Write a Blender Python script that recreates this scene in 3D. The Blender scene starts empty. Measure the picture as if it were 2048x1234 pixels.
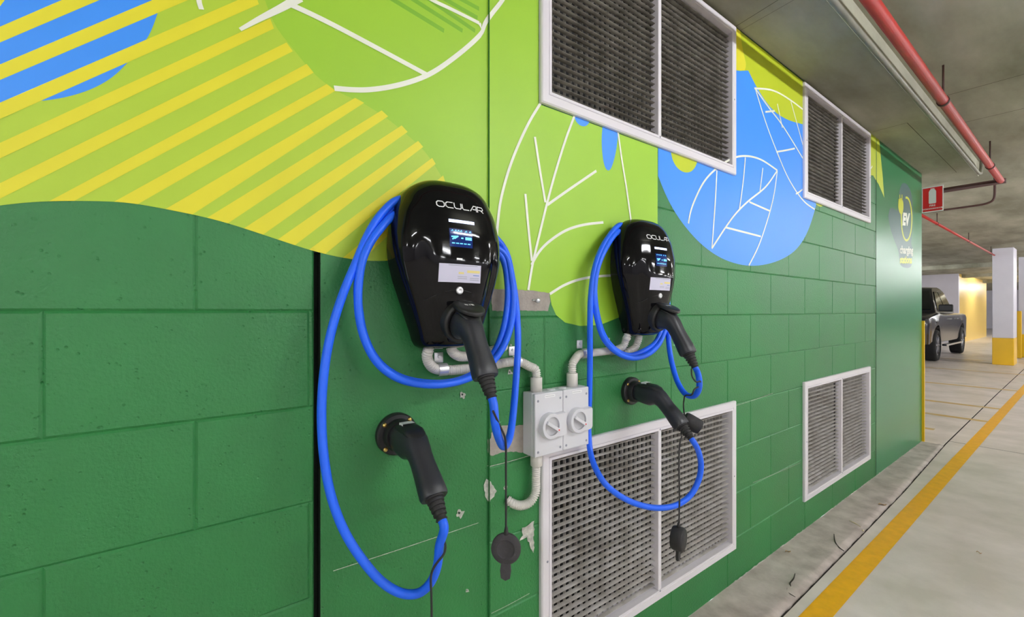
import bpy, bmesh, math, random
from mathutils import Vector, Matrix
from mathutils.geometry import tessellate_polygon
random.seed(7)
PI = math.pi
COL = bpy.context.scene.collection

# ------------------------------------------------------------------ camera numbers (2048 x 1234 frame)
FPX, CX, HY = 870.0, 1024.0, 622.0          # focal length in pixels, centre column, horizon row
VPX = 2190.0                                # vanishing point of the wall
TH = math.atan((VPX - CX) / FPX)
S, Cc = math.sin(TH), math.cos(TH)
D, HC = 0.952, 1.2                          # distance to the wall, eye height

def W(px, py, xd=0.0):
    """point of the place that lies xd in front of the wall on the sight line of a photo pixel"""
    r = (px - CX) / FPX; d = D - xd
    t = d * (Cc + r * S) / (S - r * Cc)
    F = d * S + t * Cc
    return Vector((xd, t, HC - (py - HY) / FPX * F))
def TZ(px, py):
    p = W(px, py); return (p.y, p.z)
def G(px, py, z=0.0):
    """point on the horizontal plane z"""
    F = (HC - z) * FPX / (py - HY); R = (px - CX) / FPX * F
    return Vector((D - S * F + Cc * R, Cc * F + S * R, z))

# ------------------------------------------------------------------ materials
def srgb(r, g, b):
    f = lambda c: c / 12.92 if c <= 0.04045 else ((c + 0.055) / 1.055) ** 2.4
    return (f(r / 255), f(g / 255), f(b / 255), 1)
MATS = {}
def mat(name, col, rough=0.5, metal=0.0, bump=0.0, bscale=60, var=0.0, vscale=3, spec=0.5, coat=0.0,
        emit=None, estr=0.0, col2=None, detail=4, aniso=(1, 1, 1), pits=0.0, pscale=90, rvar=0.0):
    m = bpy.data.materials.new(name); m.use_nodes = True
    nt = m.node_tree; N = nt.nodes; L = nt.links
    b = N['Principled BSDF']
    b.inputs['Base Color'].default_value = col
    b.inputs['Roughness'].default_value = rough
    b.inputs['Metallic'].default_value = metal
    b.inputs['Specular IOR Level'].default_value = spec
    b.inputs['Coat Weight'].default_value = coat
    if emit:
        b.inputs['Emission Color'].default_value = emit
        b.inputs['Emission Strength'].default_value = estr
    tc = N.new('ShaderNodeTexCoord'); mp = N.new('ShaderNodeMapping')
    mp.inputs['Scale'].default_value = aniso
    L.new(tc.outputs['Object'], mp.inputs['Vector'])
    if var > 0 or col2:
        n = N.new('ShaderNodeTexNoise'); n.inputs['Scale'].default_value = vscale
        n.inputs['Detail'].default_value = detail; n.inputs['Roughness'].default_value = 0.6
        L.new(mp.outputs['Vector'], n.inputs['Vector'])
        cr = N.new('ShaderNodeValToRGB')
        c2 = col2 or tuple(c * (1 - var) for c in col[:3]) + (1,)
        cr.color_ramp.elements[0].position = 0.35; cr.color_ramp.elements[1].position = 0.65
        cr.color_ramp.elements[0].color = c2; cr.color_ramp.elements[1].color = col
        L.new(n.outputs['Fac'], cr.inputs['Fac']); L.new(cr.outputs['Color'], b.inputs['Base Color'])
    if rvar > 0:
        n3 = N.new('ShaderNodeTexNoise'); n3.inputs['Scale'].default_value = 2.2
        n3.inputs['Detail'].default_value = 5
        L.new(mp.outputs['Vector'], n3.inputs['Vector'])
        mr = N.new('ShaderNodeMapRange'); mr.inputs['To Min'].default_value = max(0, rough - rvar)
        mr.inputs['To Max'].default_value = rough + rvar
        L.new(n3.outputs['Fac'], mr.inputs['Value']); L.new(mr.outputs['Result'], b.inputs['Roughness'])
    last = None
    if bump > 0:
        n2 = N.new('ShaderNodeTexNoise'); n2.inputs['Scale'].default_value = bscale
        n2.inputs['Detail'].default_value = 5
        L.new(tc.outputs['Object'], n2.inputs['Vector'])
        bp = N.new('ShaderNodeBump'); bp.inputs['Strength'].default_value = bump
        bp.inputs['Distance'].default_value = 0.004
        L.new(n2.outputs['Fac'], bp.inputs['Height']); last = bp
    if pits > 0:
        v = N.new('ShaderNodeTexVoronoi'); v.inputs['Scale'].default_value = pscale
        L.new(tc.outputs['Object'], v.inputs['Vector'])
        mr = N.new('ShaderNodeMapRange'); mr.inputs['From Max'].default_value = 0.22
        L.new(v.outputs['Distance'], mr.inputs['Value'])
        n4 = N.new('ShaderNodeTexNoise'); n4.inputs['Scale'].default_value = 25
        L.new(tc.outputs['Object'], n4.inputs['Vector'])
        m4 = N.new('ShaderNodeMapRange'); m4.inputs['From Min'].default_value = 0.5; m4.inputs['From Max'].default_value = 0.6
        m4.inputs['To Min'].default_value = 1.0; m4.inputs['To Max'].default_value = 0.0
        L.new(n4.outputs['Fac'], m4.inputs['Value'])
        mx = N.new('ShaderNodeMath'); mx.operation = 'MAXIMUM'
        L.new(mr.outputs['Result'], mx.inputs[0]); L.new(m4.outputs['Result'], mx.inputs[1])
        bq = N.new('ShaderNodeBump'); bq.inputs['Strength'].default_value = pits
        bq.inputs['Distance'].default_value = 0.003
        L.new(mx.outputs['Value'], bq.inputs['Height'])
        if last: L.new(last.outputs['Normal'], bq.inputs['Normal'])
        last = bq
    if last: L.new(last.outputs['Normal'], b.inputs['Normal'])
    MATS[name] = m
    return m

GREEN = srgb(46, 126, 66)
M = {}
M['green'] = mat('green_block_paint', GREEN, 0.42, bump=0.45, bscale=150, var=0.16, vscale=2.2, pits=0.7, rvar=0.1)
M['smooth_green'] = mat('smooth_green_paint', srgb(44, 128, 78), 0.28)
M['lime'] = mat('lime_paint', srgb(158, 205, 52), 0.5, bump=0.06, bscale=90, var=0.05, vscale=1.5)
M['lime2'] = mat('lime_paint_yellower', srgb(178, 208, 58), 0.5, bump=0.06, bscale=90, var=0.04, vscale=1.5)
M['olive'] = mat('acid_yellow_paint', srgb(190, 205, 30), 0.5, bump=0.05, bscale=90, var=0.04)
M['yellow'] = mat('yellow_stripe_paint', srgb(228, 220, 46), 0.5, bump=0.05, bscale=90, var=0.04)
M['blue'] = mat('sky_blue_paint', srgb(62, 150, 255), 0.45, bump=0.05, bscale=90, var=0.05, vscale=1.5)
M['white_line'] = mat('white_line_paint', srgb(238, 240, 226), 0.5, var=0.04)
M['dark_lime'] = mat('mid_green_paint', srgb(122, 180, 44), 0.5)
M['shadow_green'] = mat('dark_joint_and_hole_shade', srgb(22, 40, 28), 0.8)  # dark joints; also the shade inside chip holes, put into the colour
M['bare'] = mat('bare_block', srgb(168, 160, 152), 0.9, bump=0.4, bscale=150, var=0.18, vscale=30)
M['chip'] = mat('chipped_render', srgb(205, 205, 196), 0.9, bump=0.5, bscale=200, var=0.4, vscale=60)
M['conc'] = mat('ceiling_concrete', srgb(176, 174, 156), 0.85, bump=0.35, bscale=14, vscale=1.7, detail=8, col2=srgb(132, 131, 112), aniso=(1.6, 0.5, 1))
M['concdark'] = mat('formwork_joint', srgb(84, 80, 64), 0.9)
M['floor'] = mat('floor_concrete', srgb(232, 220, 214), 0.36, bump=0.10, bscale=30, vscale=2.6, detail=9, col2=srgb(204, 194, 184), rvar=0.12)
M['kerb'] = mat('raw_floor_strip', srgb(204, 192, 186), 0.85, bump=0.6, bscale=60, vscale=7, detail=8, col2=srgb(166, 154, 146))
M['crack'] = mat('dirt_joint', srgb(38, 32, 28), 0.95)
M['road_yellow'] = mat('floor_line_paint', srgb(252, 186, 20), 0.42, bump=0.08, bscale=60, var=0.12, vscale=20)
M['road_old_refl'] = mat('worn_line_and_reflection_paint', srgb(222, 178, 80), 0.4, col2=srgb(196, 176, 130), vscale=8)
M['vent'] = mat('powder_coated_white', srgb(226, 222, 228), 0.35, var=0.02)
M['blade'] = mat('dusty_blade', srgb(204, 200, 198), 0.55, var=0.28, vscale=14, detail=8, col2=srgb(160, 154, 146))
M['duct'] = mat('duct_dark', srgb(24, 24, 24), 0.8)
M['sooty_shaded'] = mat('sooty_shaded_blade', srgb(150, 146, 138), 0.6, vscale=14, detail=8, col2=srgb(104, 100, 92))  # upper grilles: soot, plus the shade of undersides put into the colour
M['gloss'] = mat('piano_black', (0.004, 0.004, 0.005, 1), 0.065, spec=0.26)
M['black'] = mat('black_plastic', srgb(30, 30, 32), 0.45, bump=0.05, bscale=400)
M['handle'] = mat('charcoal_grip', srgb(42, 43, 49), 0.42, bump=0.04, bscale=500)
M['rubber'] = mat('black_rubber', srgb(44, 42, 44), 0.7, bump=0.1, bscale=200)
M['capgrey'] = mat('dusty_rubber', srgb(66, 63, 66), 0.8, bump=0.2, bscale=120, var=0.2, vscale=40)
M['cable'] = mat('blue_cable_sheath', srgb(26, 104, 255), 0.45, bump=0.03, bscale=300)
M['pvc'] = mat('grey_pvc', srgb(216, 212, 206), 0.42)
M['box'] = mat('light_grey_plastic', srgb(216, 216, 222), 0.35)
M['box2'] = mat('dial_grey_plastic', srgb(196, 196, 200), 0.4)
M['steel'] = mat('zinc_steel', srgb(225, 226, 230), 0.3, metal=0.7, bump=0.1, bscale=80)
M['brass'] = mat('brass_screw', srgb(220, 186, 110), 0.3, metal=1.0)
M['white'] = mat('white_print', srgb(240, 240, 242), 0.4)
M['textgrey'] = mat('grey_print', srgb(150, 152, 166), 0.5)
M['textyel'] = mat('yellow_print', srgb(228, 214, 140), 0.5)
M['textblu'] = mat('blue_print', srgb(96, 130, 200), 0.5)
M['sticker'] = mat('sticker_paper', srgb(206, 204, 226), 0.4)
M['screen'] = mat('lcd_dark_blue', srgb(6, 14, 40), 0.1, emit=srgb(20, 60, 150), estr=0.12)
M['lcd'] = mat('lcd_cyan', srgb(90, 190, 255), 0.3, emit=srgb(90, 190, 255), estr=0.3)
M['led'] = mat('led_bar', srgb(200, 215, 255), 0.3, emit=srgb(190, 208, 255), estr=0.6)
M['red'] = mat('red_pipe_paint', srgb(190, 36, 30), 0.4, var=0.15, vscale=12)
M['signred'] = mat('sign_red', srgb(224, 30, 38), 0.35)
M['galv'] = mat('galvanised_pipe', srgb(140, 138, 124), 0.45, var=0.2, vscale=10)
M['rust'] = mat('dark_pipe', srgb(70, 40, 34), 0.6)
M['colwhite'] = mat('column_white_paint', srgb(226, 224, 236), 0.4, var=0.04)
M['colyellow'] = mat('column_yellow_paint', srgb(246, 196, 26), 0.35, var=0.05)
M['wallyellow'] = mat('wall_yellow_gloss', srgb(248, 212, 110), 0.3)
M['car'] = mat('dark_car_paint', srgb(30, 31, 40), 0.2, coat=0.25, metal=0.0)
M['carglass'] = mat('dark_car_glass', srgb(14, 24, 24), 0.05, coat=0.5)
M['chrome'] = mat('chrome', srgb(220, 222, 228), 0.12, metal=1.0)
M['tyre'] = mat('tyre_rubber', srgb(20, 20, 22), 0.8)
M['rim'] = mat('alloy_rim', srgb(150, 152, 158), 0.3, metal=0.9)
M['lens'] = mat('headlight_lens', srgb(220, 225, 232), 0.1, coat=0.8)
M['tube'] = mat('fluorescent_tube', (1, 1, 1, 1), 0.5, emit=(0.96, 0.975, 1.0, 1), estr=46)
M['fitting'] = mat('fitting_white', srgb(230, 230, 230), 0.5)
M['logo_grey'] = mat('logo_slate_paint', srgb(62, 104, 100), 0.35)
M['logo_yellow'] = mat('logo_yellow_paint', srgb(206, 214, 34), 0.35)
M['twig'] = mat('dark_twig', srgb(46, 38, 32), 0.9)
M['leaf'] = mat('dry_leaf', srgb(206, 168, 126), 0.8, var=0.3, vscale=40)
M['straw'] = mat('pale_stalk', srgb(216, 204, 170), 0.8)
M['carpark_white'] = mat('far_wall_white', srgb(208, 204, 214), 0.5, var=0.05)

# ------------------------------------------------------------------ mesh builder
class MB:
    def __init__(s): s.v = []; s.f = []; s.mi = []; s.m = []; s.sm = []
    def mid(s, m):
        if m not in s.m: s.m.append(m)
        return s.m.index(m)
    def face(s, pts, m, smooth=False):
        i = len(s.v); s.v += [tuple(p) for p in pts]
        s.f.append(list(range(i, i + len(pts)))); s.mi.append(s.mid(m)); s.sm.append(smooth)
    def grid(s, rows, m, smooth=True, closed=False, flip=False):
        n = len(rows[0]); i0 = len(s.v); k = s.mid(m)
        for r in rows: s.v += [tuple(p) for p in r]
        for a in range(len(rows) - 1):
            for b in range(n if closed else n - 1):
                c = (b + 1) % n
                q = [i0 + a * n + b, i0 + a * n + c, i0 + (a + 1) * n + c, i0 + (a + 1) * n + b]
                s.f.append(q[::-1] if flip else q); s.mi.append(k); s.sm.append(smooth)
        return i0
    def cap(s, pts, m):
        s.face(pts, m)
    def box(s, lo, hi, m, bev=0.0, mtx=None):
        x0, y0, z0 = lo; x1, y1, z1 = hi
        if bev <= 0:
            P = [Vector(p) for p in ((x0,y0,z0),(x1,y0,z0),(x1,y1,z0),(x0,y1,z0),(x0,y0,z1),(x1,y0,z1),(x1,y1,z1),(x0,y1,z1))]
            if mtx: P = [mtx @ p for p in P]
            for q in ((0,3,2,1),(4,5,6,7),(0,1,5,4),(1,2,6,5),(2,3,7,6),(3,0,4,7)):
                s.face([P[k] for k in q], m)
            return
        bm = bmesh.new(); bmesh.ops.create_cube(bm, size=1)
        for v in bm.verts:
            v.co = Vector(((x0+x1)/2 + v.co.x*(x1-x0), (y0+y1)/2 + v.co.y*(y1-y0), (z0+z1)/2 + v.co.z*(z1-z0)))
        bmesh.ops.bevel(bm, geom=list(bm.edges), offset=bev, segments=3, profile=0.5, affect='EDGES')
        s.from_bm(bm, m, mtx)
    def from_bm(s, bm, m, mtx=None, smooth=False):
        bm.verts.ensure_lookup_table(); i0 = len(s.v); k = s.mid(m)
        for v in bm.verts:
            p = v.co.copy()
            if mtx: p = mtx @ p
            s.v.append(tuple(p))
        for f in bm.faces:
            s.f.append([i0 + v.index for v in f.verts]); s.mi.append(k); s.sm.append(smooth or len(f.verts) != 4)
        bm.free()
    def cyl(s, a, b, r, m, r2=None, n=24, caps=True, smooth=True):
        a = Vector(a); b = Vector(b); r2 = r if r2 is None else r2
        d = (b - a).normalized(); u = d.orthogonal().normalized(); w = d.cross(u)
        A = [a + (u*math.cos(2*PI*i/n) + w*math.sin(2*PI*i/n))*r for i in range(n)]
        B = [b + (u*math.cos(2*PI*i/n) + w*math.sin(2*PI*i/n))*r2 for i in range(n)]
        s.grid([A, B], m, smooth, closed=True)
        if caps: s.face(A[::-1], m); s.face(B, m)
    def tube(s, pts, rad, m, n=14, caps=True, rfun=None):
        """round tube along a polyline, parallel transport frames"""
        P = [Vector(p) for p in pts]; rows = []
        t = (P[1] - P[0]).normalized(); u = t.orthogonal().normalized()
        for i, p in enumerate(P):
            t = (P[min(i+1, len(P)-1)] - P[max(i-1, 0)]).normalized()
            u = (u - t * u.dot(t)).normalized(); w = t.cross(u)
            r = rfun(i) if rfun else rad
            rows.append([p + (u*math.cos(2*PI*k/n) + w*math.sin(2*PI*k/n))*r for k in range(n)])
        s.grid(rows, m, True, closed=True)
        if caps: s.face(rows[0][::-1], m); s.face(rows[-1], m)
    def lathe(s, a, axis, prof, m, n=32):
        """prof: list of (distance along axis, radius)"""
        a = Vector(a); d = Vector(axis).normalized(); u = d.orthogonal().normalized(); w = d.cross(u)
        rows = [[a + d*h + (u*math.cos(2*PI*i/n) + w*math.sin(2*PI*i/n))*max(r, 1e-5) for i in range(n)] for h, r in prof]
        s.grid(rows, m, True, closed=True)
    def build(s, name, parent=None, loc=None, smooth_angle=None):
        me = bpy.data.meshes.new(name); me.from_pydata(s.v, [], s.f)
        for m in s.m: me.materials.append(M[m])
        me.polygons.foreach_set('material_index', s.mi)
        me.polygons.foreach_set('use_smooth', s.sm)
        me.update()
        bm = bmesh.new(); bm.from_mesh(me); bmesh.ops.remove_doubles(bm, verts=bm.verts, dist=1e-6)
        if getattr(s, 'recalc', True): bmesh.ops.recalc_face_normals(bm, faces=bm.faces)
        bm.to_mesh(me); bm.free()
        if smooth_angle: me.set_sharp_from_angle(angle=math.radians(smooth_angle))
        o = bpy.data.objects.new(name, me); COL.objects.link(o)
        if parent: o.parent = parent
        if loc: o.location = loc
        return o

def smooth_path(pts, per=10):
    P = [Vector(p) for p in pts]; out = []
    P = [P[0]*2 - P[1]] + P + [P[-1]*2 - P[-2]]
    for i in range(1, len(P) - 2):
        p0, p1, p2, p3 = P[i-1:i+3]
        # centripetal catmull-rom
        t0 = 0; t1 = t0 + max((p1-p0).length, 1e-6)**.5; t2 = t1 + max((p2-p1).length, 1e-6)**.5; t3 = t2 + max((p3-p2).length, 1e-6)**.5
        for k in range(per):
            t = t1 + (t2 - t1) * k / per
            A1 = p0*((t1-t)/(t1-t0)) + p1*((t-t0)/(t1-t0)); A2 = p1*((t2-t)/(t2-t1)) + p2*((t-t1)/(t2-t1)); A3 = p2*((t3-t)/(t3-t2)) + p3*((t-t2)/(t3-t2))
            B1 = A1*((t2-t)/(t2-t0)) + A2*((t-t0)/(t2-t0)); B2 = A2*((t3-t)/(t3-t1)) + A3*((t-t1)/(t3-t1))
            out.append(B1*((t2-t)/(t2-t1)) + B2*((t-t1)/(t2-t1)))
    out.append(P[-2].copy())
    # one relaxation
    for _ in range(3):
        q = out[:]
        for i in range(1, len(out)-1): out[i] = q[i]*0.5 + (q[i-1]+q[i+1])*0.25
    return out
def resample(pts, step):
    out = [pts[0].copy()]; acc = 0
    for a, b in zip(pts, pts[1:]):
        L = (b-a).length; d = step - acc
        while d <= L:
            out.append(a + (b-a)*(d/L)); d += step
        acc = (acc + L) % step
    return out

def tag(o, label, cat, group=None):
    o['label'] = label; o['category'] = cat
    if group: o['group'] = group
    return o
def thing(name, label, cat, loc=(0,0,0), rotz=0, group=None):
    o = bpy.data.objects.new(name, None); COL.objects.link(o)
    o.location = loc; o.rotation_euler = (0, 0, rotz); o.empty_display_size = 0.05
    return tag(o, label, cat, group)
def struct(o):
    o['kind'] = 'structure'; return o
def dup(o, parent=None):
    c = o.copy(); COL.objects.link(c)
    if parent is not None: c.parent = parent
    for ch in [k for k in bpy.data.objects if k.parent == o and k != c]:
        dup(ch, c)
    return c

def text_polys(s, size, font_scale=1.0, offset=0.0):
    """outline polygons of a word as triangles in the (x, y) plane"""
    cu = bpy.data.curves.new('t', 'FONT'); cu.body = s; cu.size = size; cu.offset = offset
    cu.resolution_u = 3
    o = bpy.data.objects.new('t', cu); COL.objects.link(o)
    bpy.context.view_layer.update()
    me = bpy.data.meshes.new_from_object(o)
    tris = [[me.vertices[i].co.copy() for i in p.vertices] for p in me.polygons]
    bpy.data.objects.remove(o); bpy.data.meshes.remove(me); bpy.data.curves.remove(cu)
    xs = [v.x for t in tris for v in t] or [0, 1]; ys = [v.y for t in tris for v in t] or [0, 1]
    return tris, (min(xs), max(xs), min(ys), max(ys))

# ================================================================== THE WALL
Y0, Y1 = -3.2, TZ(1752, 622)[0]              # block wall from behind the viewer to the smooth end column
YE = TZ(1843.5, 622)[0]                      # end of the wall
ZC = 2.46
TG = (TZ(628, 622)[0], TZ(641, 622)[0])      # sealant gap
TG2 = (TZ(962, 622)[0], TZ(979, 622)[0])     # second joint
V1 = (TZ(1078, 622)[0], TZ(1467, 622)[0]); V2 = (TZ(1605, 622)[0], TZ(1737, 622)[0])
VENTS = [(V1[0], V1[1], 1.795, 2.445), (V2[0], V2[1], 1.815, 2.445), (V1[0], V1[1], .157, .806), (V2[0], V2[1], .162, .813)]
FW = 0.036                                    # flange of the frame
HOLES = [(a + FW*.8, b - FW*.8, c + FW*.8, d - FW*.8) for a, b, c, d in VENTS]

def subtract(rects, h):
    out = []
    for a, b, c, d in rects:
        A, B, Cq, Dq = h
        if B <= a or A >= b or Dq <= c or Cq >= d: out.append((a, b, c, d)); continue
        if A > a: out.append((a, A, c, d)); a = A
        if B < b: out.append((B, b, c, d)); b = B
        if Cq > c: out.append((a, b, c, Cq))
        if Dq < d: out.append((a, b, Dq, d))
    return out
wall = MB(); wall.recalc = False
def block(a, b, c, d, full, m='green', x=0.0, g=0.004, dp=0.0028):
    """face of one block, chamfered where it meets a joint of the block (full = the block's own rectangle)"""
    for (p, q, r, s) in [x_ for x_ in _cut((a, b, c, d))]:
        e = [g if abs(p-full[0]) < 1e-6 else 0, g if abs(q-full[1]) < 1e-6 else 0, g if abs(r-full[2]) < 1e-6 else 0, g if abs(s-full[3]) < 1e-6 else 0]
        o = [(x-dp if e[0] or e[2] else x, p, r), (x-dp if e[1] or e[2] else x, q, r), (x-dp if e[1] or e[3] else x, q, s), (x-dp if e[0] or e[3] else x, p, s)]
        i = [(x, p+e[0], r+e[2]), (x, q-e[1], r+e[2]), (x, q-e[1], s-e[3]), (x, p+e[0], s-e[3])]
        wall.face(i, m)
        for k in range(4):
            k2 = (k+1) % 4
            if (Vector(o[k]) - Vector(i[k])).length > 1e-6 or (Vector(o[k2]) - Vector(i[k2])).length > 1e-6:
                wall.face([o[k], o[k2], i[k2], i[k]], m)
def _cut(r):
    R = [r]
    for h in HOLES: R = subtract(R, h)
    return [q for q in R if q[1]-q[0] > 1e-4 and q[3]-q[2] > 1e-4]
def courses(t0, t1, zs, joints, m='green'):
    zs = sorted(zs)
    for n in range(len(zs)-1):
        js = sorted(j for j in joints(n) if t0 + 1e-3 < j < t1 - 1e-3)
        ed = [t0] + js + [t1]
        for a, b in zip(ed, ed[1:]): block(a, b, zs[n], zs[n+1], (a, b, zs[n], zs[n+1]), m)
# left of the gap
zl = [0.0] + [1.2 - .1945*k for k in range(6, -1, -1)] + [1.2 + .1945*k for k in range(1, 7)] + [ZC]
def jl(n):
    base = .0112 if (n % 2 == 1) else -.176
    return [base + .374*k for k in range(-10, 3)]
courses(Y0, TG[0], zl, jl)
# the one-block-wide pier between the joints
zp = [0.0] + [.659 + .1975*k for k in range(-3, 9)] + [ZC]
block(TG[1], TG2[0], 0, ZC, (-9, 9, -9, 9))
zm = [0.0] + [1.183 + .1975*k for k in range(-5, 7)] + [ZC]
def jm(n):
    c = n - 6                                  # zm[6] is z = 1.183
    off = 1.876 if c % 2 == 0 else 1.876 + .2097
    return [off + .4194*k for k in range(-6, 10)]
courses(TG2[1], Y1 - .004, zm, jm)
# recesses
def recess(a, b, z0, z1, dep, m):
    wall.face([(-dep, a, z0), (-dep, b, z0), (-dep, b, z1), (-dep, a, z1)], m)
    wall.face([(0, a, z0), (-dep, a, z0), (-dep, a, z1), (0, a, z1)], m)
    wall.face([(-dep, b, z0), (0, b, z0), (0, b, z1), (-dep, b, z1)], m)
zgap = TZ(636, 503)[1]
recess(TG[0], TG[1], 0, zgap, .03, 'shadow_green')
wall.face([(0, TG[0], zgap), (0, TG[1], zgap), (0, TG[1], ZC), (0, TG[0], ZC)], 'lime')
RD = 0.007
recess(TG2[0], TG2[1], 0, ZC, RD, 'green')
recess(Y1 - .004, Y1 + .004, 0, ZC, .012, 'shadow_green')

# paint areas: polygons in photo pixels laid out on the wall plane, layer by layer
def clip(poly, val, keep_less):
    out = []
    for i in range(len(poly)):
        a, b = poly[i], poly[(i+1) % len(poly)]
        ia = (a[0] <= val) == keep_less; ib = (b[0] <= val) == keep_less
        if ia: out.append(a)
        if ia != ib:
            k = (val - a[0]) / (b[0] - a[0]); out.append((val, a[1] + k*(b[1]-a[1])))
    return out
def flat_poly(mb, poly, x, m):
    pts = []
    for p in poly:
        if not pts or (abs(p[0]-pts[-1][0]) + abs(p[1]-pts[-1][1])) > 1e-6: pts.append(p)
    if len(pts) > 2 and abs(pts[0][0]-pts[-1][0]) + abs(pts[0][1]-pts[-1][1]) < 1e-6: pts.pop()
    if len(pts) < 3: return
    for tri in tessellate_polygon([[Vector((p[0], p[1], 0)) for p in pts]]):
        q = [pts[k] for k in tri]
        ar = (q[1][0]-q[0][0])*(q[2][1]-q[0][1]) - (q[2][0]-q[0][0])*(q[1][1]-q[0][1])
        if abs(ar) < 1e-10: continue
        if ar < 0: q = q[::-1]
        mb.face([(x, a, b) for a, b in q], m)
PC = [0]
def paint(poly, m, layer, world=False):
    P = poly if world else [TZ(*p) for p in poly]
    x = 0.0004 + layer*0.00022 + PC[0]*0.0000011
    for lo, hi, dx in ((-99, TG2[0], 0), (TG2[0], TG2[1], -RD), (TG2[1], 99, 0)):
        q = clip(clip(P, hi, True), lo, False) if lo > -50 else clip(P, hi, True)
        q2 = [p for p in q]
        if len(q2) >= 3: flat_poly(wall, q2, x + dx, m)
def stroke(pts, w, m='white_line', layer=6, dense=6):
    """brush line of constant painted width w (metres) through pixel points"""
    P = [Vector((TZ(*p)[0], TZ(*p)[1], 0)) for p in pts]
    P = smooth_path(P, dense) if len(P) > 2 else P
    ws = w if isinstance(w, (list, tuple)) else (w, w)
    n = len(P); PC[0] += 1
    for i in range(n-1):
        a, b = P[i], P[i+1]
        def nrm(k):
            d = (P[min(k+1, n-1)] - P[max(k-1, 0)]); d = Vector((-d.y, d.x, 0)).normalized()
            return d * (ws[0] + (ws[1]-ws[0]) * k/(n-1)) / 2
        na, nb = nrm(i), nrm(i+1)
        q = [a-na, b-nb, b+nb, a+na]
        paint([(v.x, v.y) for v in q], m, layer, world=True)
def curve_px(pts, per=8):
    return [(v.x, v.y) for v in smooth_path([Vector((a, b, 0)) for a, b in pts], per)]

# boundary between mural and green on the left
edge = curve_px([(-700, 560), (-300, 455), (0, 411), (70, 404), (150, 402), (250, 405), (340, 420), (440, 442), (540, 474), (630, 503), (700, 518), (750, 522), (800, 520), (850, 514), (905, 520)], 6)
lime_left = [(-700, -700)] + edge + [(940, 560), (975, 581), (1062, 581), (1099, 587)] + \
    [(1103, 610), (1112, 630), (1130, 645), (1160, 652), (1200, 650), (1240, 634), (1275, 610), (1300, 570), (1315, 530)] + [(1315, 296)] + [(1077, 208), (1077, -330), (900, -600)]
paint(lime_left, 'lime', 0)
yl = curve_px([(520, -30), (548, 48), (588, 100), (630, 150), (680, 186), (725, 206), (775, 238), (812, 268), (845, 298), (870, 332), (892, 372), (905, 430), (905, 520)], 5)
paint([(-700, -700), (400, -500)] + yl + edge[::-1], 'lime2', 1)
paint([(-700, -400), (318, -50)] + curve_px([(316, 25), (298, 72), (262, 118), (225, 155), (180, 180), (130, 195), (85, 202), (0, 206)], 5) + [(-700, 250)], 'blue', 2)
# stripes: each one a band between an upper and a lower edge; rows: end-upper, end-lower, left-upper, left-lower
def zp1(x, y): return (x/1.99, y/1.99)
bands = [
    (zp1(60, -140), zp1(130, -140), zp1(0, -60), zp1(0, 28), 0),
    (zp1(250, 0), zp1(400, 0), zp1(0, 108), zp1(0, 171), 1),
    (zp1(610, 0), zp1(752, 0), zp1(0, 258), zp1(0, 320), 1),
    (zp1(1015, -28), zp1(1030, 18), zp1(0, 410), zp1(0, 475), 0),
    (zp1(1075, 75), zp1(1090, 115), zp1(0, 570), zp1(0, 632), 0),
    (zp1(1140, 170), zp1(1165, 205), zp1(0, 730), zp1(0, 792), 0),
    (zp1(1220, 255), zp1(1248, 290), (98, 403), (147, 403), 0),
    (zp1(1300, 335), zp1(1335, 362), (224, 406), (275, 409), 0),
    ((710, 196), (728, 206), (330, 419), (382, 431), 0),
    ((763, 221), (776, 233), (412, 437), (454, 448), 0),
    ((803, 251), (815, 264), (486, 458), (524, 471), 0),
    ((836, 282), (846, 294), (554, 480), (588, 492), 0),
    ((864, 316), (871, 328), (616, 501), (648, 510), 0),
    ((886, 351), (890, 364), (684, 517), (722, 522), 0),
    ((900, 392), (903, 412), (770, 522), (815, 519), 0)]
def ext(a, b, k):                               # lengthen the line a->b beyond b
    return (b[0] + (b[0]-a[0])*k, b[1] + (b[1]-a[1])*k)
for eu, el, lu, ll, more in bands:
    if more: eu, el = ext(lu, eu, .7), ext(ll, el, .7)
    def hit(p, q):                              # where the line p->q meets the green edge
        q = ext(p, q, 2.0); best = None
        for c, d in zip(edge, edge[1:]):
            den = (q[0]-p[0])*(d[1]-c[1]) - (q[1]-p[1])*(d[0]-c[0])
            if abs(den) < 1e-9: continue
            u = ((c[0]-p[0])*(d[1]-c[1]) - (c[1]-p[1])*(d[0]-c[0])) / den
            v = ((c[0]-p[0])*(q[1]-p[1]) - (c[1]-p[1])*(q[0]-p[0])) / den
            if 0 <= u <= 1 and 0 <= v <= 1 and (best is None or u < best[0]): best = (u, (p[0]+(q[0]-p[0])*u, p[1]+(q[1]-p[1])*u))
        return best[1] if best else ext(p, q, 0) if False else None
    hu, hl = hit(eu, lu), hit(el, ll)
    hu = hu or ext(eu, lu, .9); hl = hl or ext(el, ll, .9)
    mid = [p for p in edge if hu[0] < p[0] < hl[0]] if (hu and hl) else []
    paint([hu] + (mid if hl[1] > 380 and lu[0] > -1 and hit(eu, lu) and hit(el, ll) else []) + [hl, el, eu], 'yellow', 3)
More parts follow.
